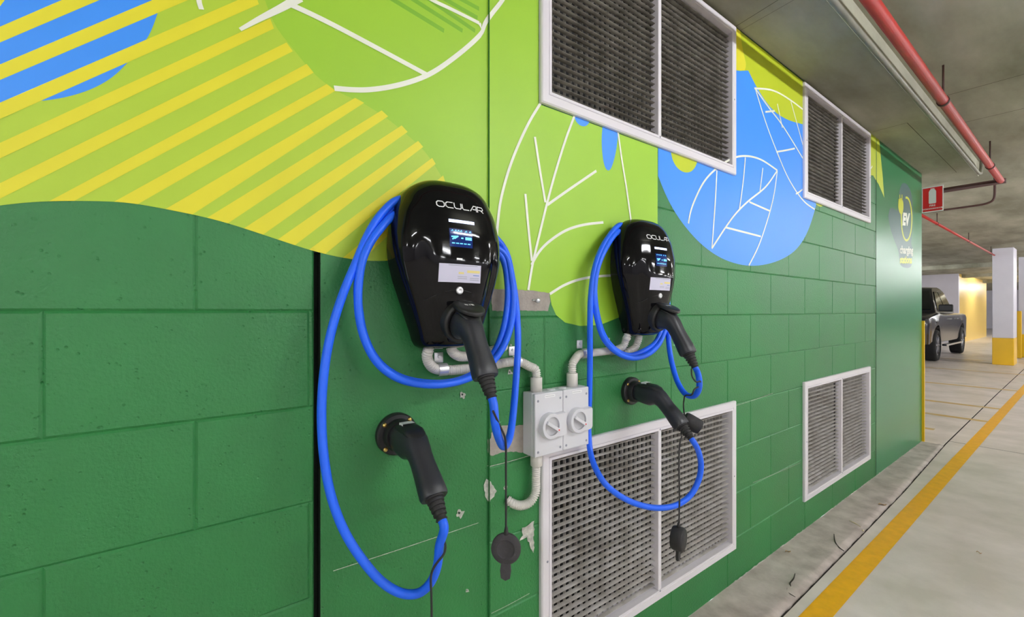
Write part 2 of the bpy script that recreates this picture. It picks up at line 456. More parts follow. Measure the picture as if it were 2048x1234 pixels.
# leaf outlines on the left
stroke([(397, -20), (398, 4), (403, 20)], .008)
stroke([(480, 60), (520, 38), (560, 18), (600, -4)], (.006, .016))
stroke([(572, 6), (620, 28), (665, 50), (760, 100), (857, 152)], .011)
stroke([(668, 177), (700, 180), (740, 180), (800, 170), (857, 150), (905, 118), (945, 85), (966, 62), (972, 45), (983, 28), (1005, 0), (1020, -30)], .011)
stroke([(830, -20), (862, 0), (900, 18), (958, 47)], .009); stroke([(958, 47), (967, 62)], .009)
for a, b in (((780, -4), (888, 62)), ((818, -6), (925, 62)), ((845, -10), (950, 62)), ((878, -8), (955, 36)), ((910, -8), (958, 18))):
    stroke([a, b], .011, 'dark_lime', 1)
# big leaf between the joint and the second charger
stroke([(1081, 206), (1060, 240), (1040, 281), (1022, 325), (1008, 370), (999, 410), (995, 445), (992, 480)], .008)
stroke([(1149, 230), (1132, 275), (1116, 325), (1103, 370), (1092, 412), (1078, 470), (1064, 530), (1056, 580)], .008)
stroke([(1069, 274), (1079, 340), (1090, 405)], .008); stroke([(1192, 342), (1142, 376), (1094, 410)], .008)
stroke([(1050, 388), (1056, 455), (1063, 522)], .008)
stroke([(1062, 530), (1080, 500), (1104, 478), (1135, 459), (1170, 449), (1206, 445)], .008)
stroke([(1235, 262), (1243, 320), (1252, 375), (1261, 440)], .008)
stroke([(1099, 588), (1130, 569), (1170, 556), (1225, 551), (1250, 552)], .008)
paint(curve_px([(1147, 226), (1150, 240), (1158, 250), (1167, 253), (1175, 250), (1180, 240)], 4), 'blue', 2)
paint(curve_px([(1205, 249), (1203, 275), (1204, 305), (1208, 330), (1214, 341), (1220, 340), (1227, 322), (1233, 295), (1236, 262)], 4), 'blue', 2)
# the blue disc
disc = curve_px([(1316, 352), (1330, 387), (1350, 425), (1378, 463), (1410, 495), (1450, 520), (1500, 532), (1550, 524), (1588, 503), (1612, 470), (1628, 425), (1634, 400)], 6)
paint([(1466, 140), (1480, 142), (1496, 141)] + curve_px([(1496, 141), (1518, 183), (1544, 219), (1573, 239), (1606, 249)], 5) + [(1606, 392), (1634, 403)] + disc[::-1] + [(1316, 296), (1466, 344)], 'blue', 1)
paint([(1466, 52), (1606, 163), (1606, 249)] + curve_px([(1606, 249), (1573, 239), (1544, 219), (1518, 183), (1496, 141)], 5) + [(1480, 142), (1466, 140)], 'olive', 1)
paint([(1466, 52)] + [(1480, 62)] + curve_px([(1481, 70), (1485, 100), (1492, 130), (1489, 141)], 4) + [(1466, 141)], 'yellow', 2)
paint(curve_px([(1341, 300), (1344, 318), (1354, 336), (1368, 345), (1381, 344), (1391, 333), (1396, 316)], 4), 'olive', 2)
paint(curve_px([(1628, 400), (1633, 410), (1641, 414), (1646, 411), (1647, 405)], 4), 'olive', 2)
for pts in ([(1376, 447), (1380, 425), (1388, 402), (1408, 362), (1436, 334), (1466, 316), (1491, 312), (1521, 319), (1554, 341)],
            [(1433, 341), (1430, 400), (1423, 497)], [(1490, 315), (1486, 360), (1478, 419)], [(1525, 336), (1522, 360), (1519, 384)],
            [(1554, 341), (1531, 374), (1496, 402), (1470, 428), (1451, 454), (1437, 475), (1423, 497)],
            [(1554, 341), (1546, 397), (1524, 472), (1512, 502), (1497, 531)], [(1498, 404), (1518, 413), (1539, 422)], [(1451, 455), (1486, 464), (1521, 473)],
            [(1508, 177), (1546, 181), (1581, 201), (1605, 219)], [(1510, 178), (1531, 246), (1554, 306), (1576, 357), (1606, 402), (1629, 419)],
            [(1511, 179), (1538, 217), (1561, 246), (1590, 292), (1605, 317)], [(1530, 224), (1540, 223), (1549, 222)], [(1554, 208), (1559, 232), (1564, 256)],
            [(1581, 203), (1594, 250), (1605, 290)], [(1552, 304), (1570, 301), (1589, 297)], [(1591, 388), (1598, 384), (1604, 379)]):
    stroke(pts, .0085)
# yellow flame after the last grille (up to the smooth column)
flame_a = [(1736, 262), (1752, 271), (1752, 361), (1746, 351), (1736, 350)]
paint(flame_a, 'olive', 1)
stroke([(1736, 334), (1741, 337), (1744, 332)], .01)
# bare patches and chips where old fittings were taken off
def patch(pts, m='bare', layer=7): paint(pts, m, layer)
def ragged(pts, amp=1.2):
    out = []
    for i in range(len(pts)):
        a, b = pts[i], pts[(i+1) % len(pts)]
        n = max(1, int(math.hypot(b[0]-a[0], b[1]-a[1]) / 5))
        for k in range(n):
            out.append((a[0] + (b[0]-a[0])*k/n + random.uniform(-amp, amp), a[1] + (b[1]-a[1])*k/n + random.uniform(-amp, amp)))
    return out
patch(ragged([(981, 578), (1060, 581), (1098, 586), (1099, 604), (1096, 622), (1050, 621), (984, 622)], .9))
patch(ragged([(984, 860), (1000, 852), (1048, 850), (1048, 905), (1020, 902), (979, 911), (977, 885)], 1.4))
patch(ragged([(975, 958), (980, 963), (992, 981), (987, 992), (978, 1004), (972, 992), (970, 972)], 1.0), 'chip')
patch(ragged([(1044, 1055), (1068, 1042), (1066, 1105), (1058, 1090), (1052, 1075), (1040, 1082), (1044, 1068)], 2), 'chip')
for (x, y, r) in ((925, 790, 6), (919, 1027, 9), (1019, 745, 5), (1021, 690, 2), (934, 1180, 4), (1010, 975, 5)):
    q_ = [random.uniform(.55, 1.25) for _ in range(13)]; patch([(x + r*q_[k]*math.cos(k*2*PI/13), y + r*q_[k]*1.1*math.sin(k*2*PI/13)) for k in range(13)], 'chip')
    patch([(x - r*.2 + r*.36*q_[k]*math.cos(k*2*PI/13), y - r*.2 + r*.3*q_[12-k]*math.sin(k*2*PI/13)) for k in range(13)], 'shadow_green', 8)  # shaded inside of the hole, painted as a flat dark patch
# pale scrapes along bed joints of the pier and of the wall
for a, b in (((666, 1141), (956, 1045)), ((982, 1226), (1058, 1186)), ((976, 933), (1057, 911)), ((1468, 812), (1545, 786)), ((1505, 965), (1600, 925))):
    stroke([a, ((a[0]+b[0])/2, (a[1]+b[1])/2 + 1), b], .0016, 'chip', 7)
# chalky edge where the wall meets the floor strip
rag = []
t = 1.9
top = []
while t < YE:
    top.append((t, random.uniform(.002, .012))); t += .02
paint([(1.9, 0)] + top + [(YE - .002, .001)], 'chip', 7, world=True)
# thickness: top cap and back of the wall
wall.face([(0, Y0, ZC), (0, Y1, ZC), (-.19, Y1, ZC), (-.19, Y0, ZC)], 'green')
wall.face([(-.19, Y0, 0), (-.19, Y1, 0), (-.19, Y1, ZC), (-.19, Y0, ZC)], 'carpark_white')
wall.face([(0, Y0, 0), (-.19, Y0, 0), (-.19, Y0, ZC), (0, Y0, ZC)], 'green')
struct(wall.build('wall_left'))

# smooth end column of the wall
we = MB(); we.recalc = False
we.box((-.4, Y1 + .004, 0), (0.0, YE, ZC), 'smooth_green')
def wpoly(mb, pts, m, layer):
    flat_poly(mb, [TZ(*p) for p in pts], .0005 + layer*.0003, m)
wpoly(we, [(1753.2, 272), (1758, 277), (1761, 310), (1765, 350), (1768.5, 396), (1764, 385), (1757, 368), (1753.2, 363)], 'olive', 0)
wpoly(we, curve_px([(1779, 418), (1786, 415), (1795, 424), (1797, 395), (1801, 372), (1807, 365), (1817, 372), (1824, 395), (1826, 430), (1824, 470), (1822, 488), (1826, 498), (1824, 520), (1822, 534), (1812, 536), (1800, 531), (1798, 505), (1790, 485), (1780, 455), (1776, 432)], 4), 'logo_grey', 0)
def wring(c, rx, ry, w, a0, a1, m, layer):
    P0, P1 = [], []
    for k in range(41):
        a = a0 + (a1-a0)*k/40
        P0.append((c[0] + rx*math.cos(a), c[1] + ry*math.sin(a))); P1.append((c[0] + (rx-w)*math.cos(a), c[1] + (ry-w*2.1)*math.sin(a)))
    for k in range(40): wpoly(we, [P0[k], P0[k+1], P1[k+1], P1[k]], m, layer)
wring((1813, 438), 11.5, 45, 2.1, -PI*.56, PI*1.12, 'logo_yellow', 1)
wpoly(we, curve_px([(1797, 398), (1796, 412), (1798, 424), (1803, 430), (1806, 422), (1806, 402), (1802, 396)], 4), 'logo_yellow', 2)
for q in (1798.5, 1803): wpoly(we, [(q, 389), (q+1.4, 389.5), (q+1.4, 400), (q, 400)], 'logo_yellow', 2)
wpoly(we, [(1801, 428), (1803.5, 428), (1804.5, 452), (1802.2, 450)], 'logo_yellow', 2)
def wtext(mb, s, px0, px1, py0, py1, m, layer, slope=0.0, ital=0.0, offset=.02):
    tris, (a, b, c, d) = text_polys(s, 1.0, offset=offset)
    for tr in tris:
        q = []
        for v in tr:
            u = (v.x - a) / (b - a) + ital*((v.y-c)/(d-c) - .5); w_ = (v.y - c) / (d - c)
            q.append((px0 + (px1-px0)*u, py1 + (py0-py1)*w_ + slope*(px1-px0)*u))
        wpoly(mb, q, m, layer)
wtext(we, 'EV', 1805.5, 1819, 425, 451, 'white_line', 2, slope=.12, ital=.1, offset=.06)
wtext(we, 'charging', 1799.5, 1826, 491, 512, 'white_line', 2, slope=.05, offset=.04)
wtext(we, 'stations', 1799.5, 1823.5, 512, 527, 'logo_yellow', 2, slope=.02, offset=.05)
struct(we.build('wall_end'))

# ================================================================== FLOOR
fl = MB(); fl.recalc = False
KE = [(-9, .225), (1.8, .212), (2.6, .204), (3.84, .187), (5.47, .142), (9.5, .10), (14, .07), (45, -.05)]
def XKF(y):
    for (a_, p_), (b_, q_) in zip(KE, KE[1:]):
        if y <= b_: return p_ + (q_ - p_)*(y - a_)/(b_ - a_)
    return KE[-1][1]
XK = .15                             # edge of the raw strip beside the wall
ky = sorted(set([k_[0] for k_ in KE] + [YE]))
JW = .009
for ya, yb in zip(ky, ky[1:]):
    pa, pb = XKF(ya), XKF(yb)
    fl.face([(pa + JW, ya, 0), (13, ya, 0), (13, yb, 0), (pb + JW, yb, 0)], 'floor')
    fl.face([(pa - .02, ya, -.01), (pa + JW, ya, -.01), (pb + JW, yb, -.01), (pb - .02, yb, -.01)], 'crack')
    if ya >= YE - 1e-6: fl.face([(pa, ya, 0), (pa, ya, -.01), (pb, yb, -.01), (pb, yb, 0)], 'crack')
    fl.face([(pa + JW, ya, -.01), (pa + JW, ya, 0), (pb + JW, yb, 0), (pb + JW, yb, -.01)], 'crack')
    if ya >= YE - 1e-6: fl.face([(-14, ya, 0), (pa, ya, 0), (pb, yb, 0), (-14, yb, 0)], 'floor')
def strip(x0, x1, ya, yb, m, z=.0012):
    fl.face([(x0, ya, z), (x1, ya, z), (x1, yb, z), (x0, yb, z)], m)
xa, xb = .256, .338
strip(xa, xb, -9, 26, 'road_yellow')
jy = 5.62
for k in range(-2, 8):
    strip(-6.0 if k > 0 else XKF(jy + 4.6*k) + .01, 13, jy + 4.6*k, jy + .009 + 4.6*k, 'crack', .0008)
for y, w, xr in ((G(1849, 764).y, .12, xa), (G(1849, 800).y, .10, xa), (G(1849, 826).y, .10, xa), (G(1849, 856).y, .09, -.02), (12.6, .1, xa), (15.4, .1, xa)):  # second bar is a blurred floor reflection painted like a line
    strip(-5.0, xr, y - w/2, y + w/2, 'road_old_refl')
struct(fl.build('floor'))
# raw concrete strip, slightly uneven
kb = MB()
rows = []
ny = 220
for j in range(ny + 1):
    y = -3 + (YE + 3.0) * j / ny
    rows.append([Vector((XKF(y) * i / 6 - (random.uniform(0, .004) if i == 6 else 0), y, .004 + random.uniform(-.0018, .0018) + (.004 if i == 5 else 0) - (.004 if i == 6 else 0))) for i in range(7)])
kb.grid(rows, 'kerb'); kb.grid([[r_[-1] for r_ in rows], [Vector((r_[-1].x, r_[-1].y, -.01)) for r_ in rows]], 'kerb')
struct(kb.build('trim_1'))

# ================================================================== CEILING
XB, YB, ZS = G(1652, 0, ZC).x if False else .30, 5.95, 2.60
ce = MB(); ce.recalc = False
ce.box((-8, -9, ZC), (XB, YB, ZS + .3), 'conc')
ce.box((-14, -9, ZS), (13, 45, ZS + .3), 'conc')
for k in range(1, 5):                              # downstand beams across the bay further back
    y = YB + 2.2 + 5.2*k
    if k > 1: ce.box((-14, y, ZS - .12), (13, y + .5, ZS), 'conc')
def cstrip(pts, w):
    for a_, b_ in zip(pts, pts[1:]):
        A_, B_ = Vector(a_), Vector(b_); d_ = (B_-A_).normalized(); n_ = Vector((-d_.y, d_.x, 0))*w/2
        ce.face([A_-n_, A_+n_, B_+n_, B_-n_], 'concdark')
zq = ZC - .0006
cstrip([(0, 1.945, zq), (XB, 1.90, zq)], .003); cstrip([(0, 1.99, zq), (XB, 1.96, zq)], .002)
cstrip([(.02, 3.86, zq), (.20, 3.86, zq), (.20, 5.6, zq), (.04, 5.62, zq)], .004)
for yy in (3.95, 4.62): cstrip([(XB + .01, yy, ZS - .0006), (13, yy + .4, ZS - .0006)], .006)
struct(ce.build('ceiling'))

# ================================================================== VENT GRILLES
def make_vent(w, h, blade_m, rear_m, angle):
    root = bpy.data.objects.new('vent_grille', None); COL.objects.link(root); root.empty_display_size = .05
    f = MB(); o, i = .012, .003
    # flange: mitred ring with a raised inner lip; local y across, z up, x out of the wall
    def ring(x0, a, x1, b):
        P = lambda x, e: [Vector((x, e, e)), Vector((x, w-e, e)), Vector((x, w-e, h-e)), Vector((x, e, h-e))]
        A, B = P(x0, a), P(x1, b)
        for k in range(4): f.face([A[k], A[(k+1) % 4], B[(k+1) % 4], B[k]], 'vent')
    ring(0, 0, .010, .0); ring(.010, 0, .014, .004); ring(.014, .004, .014, .026); ring(.014, .026, .011, .0275); ring(.011, .0275, .014, .029)
    ring(.014, .029, .014, .037); ring(.014, .037, -.045, .038); ring(-.045, .038, -.045, 0.028)
    f.build('frame', root)
    ym = w * .583 if False else w * .5
    mu = MB(); mu.box((-.02, ym - .009, .0375), (.013, ym + .009, h - .0375), 'vent', .002); mu.build('mullion', root)
    bl = MB(); n = int(round((h - .08) / .0222)); sp = (h - .078) / n
    for s0, s1 in ((.039, ym - .0095), (ym + .0095, w - .039)):
        for k in range(n):
            z = .039 + sp * (k + .5)
            ca, sa = math.cos(angle), math.sin(angle)
            P = []
            for (u, v) in ((-.0072, -.0004), (-.003, -.0011), (.004, -.0010), (.0072, -.0004), (.0072, .0004), (.004, .0010), (-.003, .0011), (-.0072, .0004)):
                P.append((-.008 + u*ca - v*sa, z + u*sa + v*ca))
            A = [Vector((p[0], s0, p[1])) for p in P]; B = [Vector((p[0], s1, p[1])) for p in P]
            bl.grid([A, B], blade_m, True, closed=True)
    bl.build('front_blades', root, smooth_angle=40)
    rb = MB(); nv = int((w - .08) / .0245)
    for k in range(nv):
        y = .040 + (w - .08) * (k + .5) / nv
        if abs(y - ym) < .011: continue
        rb.box((-.034, y - .0010, .0385), (-.0235, y + .0010, h - .0385), rear_m)
    rb.build('rear_blades', root)
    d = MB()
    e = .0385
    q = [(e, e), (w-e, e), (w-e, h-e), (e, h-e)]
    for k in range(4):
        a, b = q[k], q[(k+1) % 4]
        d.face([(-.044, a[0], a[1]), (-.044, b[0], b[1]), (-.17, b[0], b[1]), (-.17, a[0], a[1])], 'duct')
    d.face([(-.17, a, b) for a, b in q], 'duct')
    d.build('duct', root)
    for (yy, zz) in ((.02, h*.5), (w-.02, h*.5), (w*.5, h-.033), (w*.5, .033)):
        s = MB(); s.lathe((.0138, yy, zz), (1, 0, 0), [(0, .0034), (.0012, .0032), (.0020, .0015), (.0021, 0)], 'textgrey', 12); s.build('screw', root)
    return root
vent_meta = [
    ('upper white louvred grille above the two chargers, tucked under the ceiling', 'blade'),
    ('upper white louvred grille further along, beside the end column', 'blade'),
    ('large white louvred grille low on the wall behind the hanging blue cable loop', 'blade'),
    ('smaller-looking far white louvred grille low on the wall, no cable before it', 'blade')]
vents = []
for k, ((a, b, c, d), (lab, bm_)) in enumerate(zip(VENTS, vent_meta)):
    up = k < 2
    r = make_vent(b - a, d - c, 'sooty_shaded' if up else 'blade', 'sooty_shaded' if up else 'blade', math.radians(8 if up else -6))
    r.location = (0, a, c)
    tag(r, lab, 'vent', 'louvred grilles in the block wall'); vents.append(r)

# ================================================================== CHARGER
CH_H = .381
VW = [(a_, b_*1.11) for a_, b_ in [(0, .045), (.015, .060), (.05, .080), (.1, .095), (.2, .1115), (.33, .1215), (.42, .1235), (.5, .121), (.6, .1125), (.75, .095), (.9, .077), (.96, .071), (.985, .065), (1, .054)]]
VD = [(0, .030), (.015, .046), (.05, .062), (.1, .073), (.2, .086), (.35, .096), (.5, .097), (.7, .090), (.9, .078), (.96, .070), (.985, .058), (1, .038)]
def interp(T, v):
    v = min(max(v, 0), 1)
    for (a, p), (b, q) in zip(T, T[1:]):
        if v <= b:
            k = (v-a)/(b-a); return p + (q-p)*k
    return T[-1][1]
def sm_interp(T, v):
    return (interp(T, v-.012) + interp(T, v) * 2 + interp(T, v+.012)) / 4 if .02 < v < .98 else interp(T, v)
X0S, NSE = .034, 2.55
def shell_x(y, z):
    """distance from the wall of the front of the shell at local y, z (z from the foot)"""
    v = 1 - z / CH_H; w = sm_interp(VW, v); d = sm_interp(VD, v)
    u = min(abs(y)/w, .999)
    x = X0S + d * (1 - u**NSE) ** (1/NSE)
    x -= .0085 * math.exp(-((abs(y) - w*.66)/.013)**2) * max(0, min(1, (v - .35)/.25))      # shallow side flutes
    return x
CH1 = Vector((0, .484, 1.115))
ch = thing('ev_charger', 'nearer black wall-mounted car charger, egg-shaped, with a plug in its front', 'car charger', CH1, 0, 'black wall chargers')
sh = MB(); rows = []
vs = [0, .004, .012, .025, .04, .06, .08] + [.1 + .03*k for k in range(0, 29)] + [.955, .97, .98, .988, .995, 1]
for v in vs:
    z = CH_H * (1 - v); w = sm_interp(VW, v); d = sm_interp(VD, v); r = []
    r.append(Vector((X0S - .006, -w*.95, z))); r.append(Vector((X0S - .003, -w, z)))
    for k in range(49):
        a = -PI/2 + PI*k/48; sn = math.sin(a)
        y = w * (1 if sn > 0 else -1) * abs(sn) ** (2/NSE)
        r.append(Vector((shell_x(y, z) if k not in (0, 48) else X0S, y, z)))
    r.append(Vector((X0S - .003, w, z))); r.append(Vector((X0S - .006, w*.95, z)))
    rows.append(r)
sh.grid(rows, 'gloss')
sh.face([p for p in rows[0]], 'gloss'); sh.face([p for p in rows[-1]][::-1], 'gloss')
back = [r[0] for r in rows] + [r[-1] for r in rows[::-1]]
sh.face(back, 'black')
shell = sh.build('shell', ch)
shell.data.set_sharp_from_angle(angle=math.radians(60))
bp = MB(); bp.box((0.0005, -.062, .05), (.033, .062, .325), 'black', .006); bp.build('back_plate', ch)

def CL(px, py):
    """local point on the shell under a photo pixel of the nearer charger"""
    xd = .12
    for _ in range(25):
        p = W(px, py, xd) - CH1; xd = .5*xd + .5*shell_x(p.y, min(max(p.z, 0), CH_H))
    p = W(px, py, xd) - CH1
    return p
def on_shell(y, z, off=.0006): return Vector((shell_x(y, z) + off, y, z))
def shell_line(mb, yz, w, m, off=.0006, dense=1):
    P = [Vector((0, a, b)) for a, b in yz]
    for a, b in zip(P, P[1:]):
        n = max(1, int((b-a).length/.006)); d = (b-a).normalized(); nn = Vector((0, -d.z, d.y)) * w/2
        a2, b2 = a - d*w*.35, b + d*w*.35
        for k in range(n):
            p = a2 + (b2-a2)*k/n; q = a2 + (b2-a2)*(k+1)/n
            mb.face([on_shell(*(v.y, v.z), off) for v in (p-nn, q-nn, q+nn, p+nn)], m)
def shell_quad(mb, y0, y1, z0, z1, m, off=.0006, n=6, skew=0):
    for i in range(n):
        for j in range(n):
            a, b = y0 + (y1-y0)*i/n, y0 + (y1-y0)*(i+1)/n; c, d = z0 + (z1-z0)*j/n, z0 + (z1-z0)*(j+1)/n
            mb.face([on_shell(a, c, off), on_shell(b, c, off), on_shell(b, d, off), on_shell(a, d, off)], m, True)
# word mark: wide square letters, drawn as strokes
LA, LB = CL(872, 408), CL(966, 421)
ly0, ly1 = LA.y, LB.y; lh = .0125; lz = (LA.z + LB.z)/2 - lh/2
GLY = {'O': [[(.25, 0), (.8, 0), (1, .25), (1, .75), (.8, 1), (.2, 1), (0, .75), (0, .25), (.25, 0)]],
       'C': [[(1, 0), (.25, 0), (0, .25), (0, .75), (.25, 1), (1, 1)]],
       'U': [[(0, 1), (0, .25), (.2, 0), (.85, 0), (1, .2), (1, 1)]],
       'L': [[(0, 1), (0, .2), (.15, 0), (.95, 0)]],
       'A': [[(0, 0), (.6, 1), (1, 1), (1, 0)], [(.45, .35), (1, .35)]],
       'R': [[(0, 0), (0, 1), (.85, 1), (1, .8), (1, .55), (.85, .4), (.2, .4)], [(.55, .4), (1, 0)]]}
lt = MB(); word = 'OCULAR'; cell = (ly1 - ly0) / len(word)
for k, c in enumerate(word):
    for st in GLY[c]:
        shell_line(lt, [(ly0 + cell*(k + .06 + .82*u), lz + lh*v) for u, v in st], .0021, 'white', .0007)
lt.recalc = False
lt.build('word_mark', ch)['label'] = 'white brand lettering'
# status light, screen, sticker, lock
a, b = CL(897, 441), CL(948, 447)
ld = MB(); ld.recalc = False
shell_quad(ld, a.y, b.y, (a.z+b.z)/2 - .0033, (a.z+b.z)/2 + .0033, 'led', .0009); ld.build('status_light', ch)
a, b = CL(898, 456), CL(945, 497)
sc = MB(); sc.recalc = False
shell_quad(sc, a.y, b.y, b.z, a.z, 'screen', .0006)
sw, shh = b.y - a.y, a.z - b.z
def icon(mb, pts, w): shell_line(mb, [(a.y + sw*u, b.z + shh*v) for u, v in pts], w, 'lcd', .0012)
sco = sc.build('display', ch); ic = MB(); ic.recalc = False
for k, u in enumerate((.08, .22, .34, .46, .68, .86)):
    icon(ic, [(u, .86), (u + .05, .93), (u + .07, .86)], .0012)
icon(ic, [(.08, .55), (.34, .58), (.2, .45)], .0028); icon(ic, [(.12, .42), (.2, .52)], .003)
icon(ic, [(.5, .5), (.56, .5)], .003)
for dz in (0, .05, .1): icon(ic, [(.68, .45 + dz), (.94, .45 + dz)], .0024)
for k in range(5): icon(ic, [(.1 + .17*k, .2), (.2 + .17*k, .2)], .0022)
ic.build('screen_icons', sco)
a, b = CL(878, 526), CL(960, 567)
st = MB(); st.recalc = False
shell_quad(st, a.y, b.y, b.z, a.z, 'sticker', .0008, 8)
sw, shh = b.y - a.y, a.z - b.z
def prn(u0, u1, v, w, m): shell_line(st, [(a.y + sw*u0, b.z + shh*v), (a.y + sw*u1, b.z + shh*v)], w, m, .0012)
prn(.2, .9, .93, .0012, 'textgrey')
prn(.45, .55, .52, .004, 'textyel'); prn(.66, .95, .62, .0055, 'textyel'); prn(.8, .95, .42, .0016, 'textblu')
for v in (.32, .22): prn(.42, .64, v, .001, 'textgrey'); prn(.72, .95, v - .06, .001, 'textgrey')
st.build('sticker', ch)['label'] = 'pale printed sticker'
p = CL(919, 581); lk = MB()
lk.lathe((shell_x(p.y, p.z) - .001, p.y, p.z), (1, 0, -.05), [(0, .0085), (.003, .0085), (.0042, .0075), (.0044, .003), (.0036, .0025), (.0036, 0)], 'steel', 24); lk.build('lock_screw', ch)
p = CL(919, 518); lg = MB(); lg.recalc = False
shell_quad(lg, p.y - .007, p.y + .007, p.z - .0018, p.z + .0018, 'white', .0009, 3); lg.build('small_logo', ch)
# seam of the lower cover
sm = MB(); pl = [CL(x, y) for x, y in ((816, 608), (845, 602), (872, 590), (895, 582), (915, 580), (940, 584), (965, 596))]
pl = smooth_path([on_shell(q.y, q.z, -.0001) for q in pl], 6); sm.tube(pl, .0006, 'black', 6); sm.build('cover_seam', ch)
# socket collar
SOCK = Vector((.060, 0, 1.192 - CH1.z)); TILT = math.radians(15)
ax = Vector((math.cos(TILT), 0, -math.sin(TILT)))
so = MB()
so.lathe(SOCK, ax, [(.02, .048), (.066, .047), (.071, .044), (.071, .036), (.058, .035), (.058, 0)], 'black', 40); so.build('socket', ch)
li = MB(); mt = Matrix.Translation(SOCK) @ Matrix.Rotation(TILT + math.radians(7), 4, 'Y')
for k_, (h0, h1) in enumerate([(0, 1)]):
    rows_ = []
    for hz, rr in ((-.0052, .55), (-.0050, .93), (-.0036, .99), (0, 1.0), (.0030, .985), (.0046, .93), (.0054, .6)):
        rows_.append([mt @ Vector((.076 + .040*rr*math.cos(2*PI*i/40), .0335*rr*math.sin(2*PI*i/40), .0475 + hz - .25*(.04*rr*math.cos(2*PI*i/40))**2*8*.5)) for i in range(40)])
    li.grid(rows_, 'black', True, closed=True); li.face(rows_[0], 'black'); li.face(rows_[-1][::-1], 'black')
li.box((.018, -.016, .043), (.042, .016, .052), 'black', .003, mt)
lid_ = li.build('socket_lid', ch, smooth_angle=50)
lm = MB(); lm.recalc = False
for pts_ in ([(.070, -.010), (.076, -.010), (.078, -.003), (.074, -.002)], [(.078, .000), (.080, .001), (.071, .004), (.070, .002)], [(.070, .005), (.078, .006), (.079, .012), (.071, .012)]):
    lm.face([mt @ Vector((a_, b_, .0532)) for a_, b_ in pts_], 'white')
lm.build('lid_mark', lid_)
ch2 = dup(ch); ch2.location = (0, 1.213, 1.119)
ch2['label'] = 'second black wall-mounted car charger, above the large low grille'

# ================================================================== PLUG HANDLES
def super_sweep(mb, secs, m, n=28, e=2.6, caps=True):
    """secs: (centre, tangent angle in the x-z plane, half width across y, half thickness, y offset)"""
    rows = []
    for (c, ang, hw, ht) in secs:
        nx, nz = -math.sin(ang), math.cos(ang); r = []
        for k in range(n):
            a = 2*PI*k/n; ca, sa = math.cos(a), math.sin(a)
            y = hw * math.copysign(abs(ca)**(2/e), ca); q = ht * math.copysign(abs(sa)**(2/e), sa)
            r.append(Vector((c[0] + nx*q, y, c[1] + nz*q)))
        rows.append(r)
    mb.grid(rows, m, True, closed=True)
    if caps: mb.face(rows[0], m); mb.face(rows[-1][::-1], m)
def make_gun(root, base, tilt):
    """plug handle; base = where its nose enters, tilt = downward rotation"""
    e = bpy.data.objects.new('plug', None); COL.objects.link(e); e.parent = root; e.empty_display_size = .03
    e.location = base; e.rotation_euler = (0, tilt, 0)
    g = MB(); R_ = math.radians
    super_sweep(g, [((.0, 0), 0, .027, .027), ((.030, 0), 0, .0275, .0275), ((.036, -.0005), 0, .030, .030), ((.060, -.002), 0, .031, .0325),
                    ((.080, -.003), R_(-6), .0305, .033), ((.096, -.0035), R_(-18), .029, .030), ((.110, -.0085), R_(-34), .0255, .0245), ((.122, -.018), R_(-42), .0235, .0215),
                    ((.135, -.031), R_(-44), .0235, .0205), ((.155, -.050), R_(-44), .0250, .0215), ((.172, -.067), R_(-44), .0268, .0225),
                    ((.182, -.077), R_(-44), .0272, .0225), ((.1855, -.0805), R_(-44), .0255, .0205)], 'handle', 32)
    b = g.build('grip', e, smooth_angle=50)
    c = MB()
    super_sweep(c, [((.034, .024), 0, .020, .008), ((.055, .0265), 0, .024, .0085), ((.085, .0255), R_(-10), .024, .008), ((.103, .020), R_(-24), .021, .007), ((.112, .014), R_(-40), .013, .005)], 'black', 24, 2.3)
    c.build('thumb_cap', e, smooth_angle=60)
    l = MB(); l.recalc = False
    l.face([(.046, -.014, .0372), (.046, .014, .0372), (.066, .014, .0372), (.066, -.014, .0372)], 'white'); l.face([(.046, -.014, .030), (.046, .014, .030), (.046, .014, .0372), (.046, -.014, .0372)], 'white'); l.face([(.046, -.014, .030), (.066, -.014, .030), (.066, -.014, .0372), (.046, -.014, .0372)], 'white'); l.build('plug_label', e)
    s = MB(); d = Vector((math.cos(R_(-46)), 0, math.sin(R_(-46)))); p0 = Vector((.183, 0, -.078)); prof = []
    hs = 0
    prof += [(0, .0185), (.006, .0185), (.0065, .0155)]
    for k in range(4):
        h = .008 + k*.0085; r = .0165 - k*.0012
        prof += [(h, r), (h + .0045, r), (h + .005, r - .0035), (h + .0080, r - .0035)]
    prof += [(.046, .0115), (.048, .009)]
    s.lathe(p0, d, prof, 'rubber', 24); s.build('strain_relief', e, smooth_angle=30)
    mtx = Matrix.Translation(base) @ Matrix.Rotation(tilt, 4, 'Y')
    end = mtx @ (p0 + d*.040); dr = (mtx.to_3x3() @ d).normalized()
    return e, end, dr

def holder(loc, label):
    h = thing('plug_holder', label, 'plug holder', loc, 0, 'round plug holders on the wall')
    p = MB(); p.lathe((0, 0, 0), (1, 0, 0), [(0, .047), (.012, .047), (.016, .044), (.0165, .036), (.030, .035), (.034, .033), (.034, .0285), (.012, .0282), (.012, 0)], 'black', 48)
    p.build('plate', h, smooth_angle=35)
    for k, a in enumerate((48, 140, 224, 318)):
        s = MB(); y, z = .0405*math.cos(math.radians(a)), .0405*math.sin(math.radians(a))
        s.lathe((.0155, y, z), (1, 0, 0), [(0, .0052), (.002, .0050), (.0034, .003), (.0036, 0)], 'brass', 14); s.build('brass_screw', h)
    return h
H1 = Vector((0, TZ(791, 866)[0], TZ(791, 866)[1])); H2 = Vector((0, TZ(1260, 781)[0], TZ(1260, 781)[1]))
holder(H1, 'round black holder with brass screws below the nearer charger')
holder(H2, 'round black holder with brass screws above the large low grille')

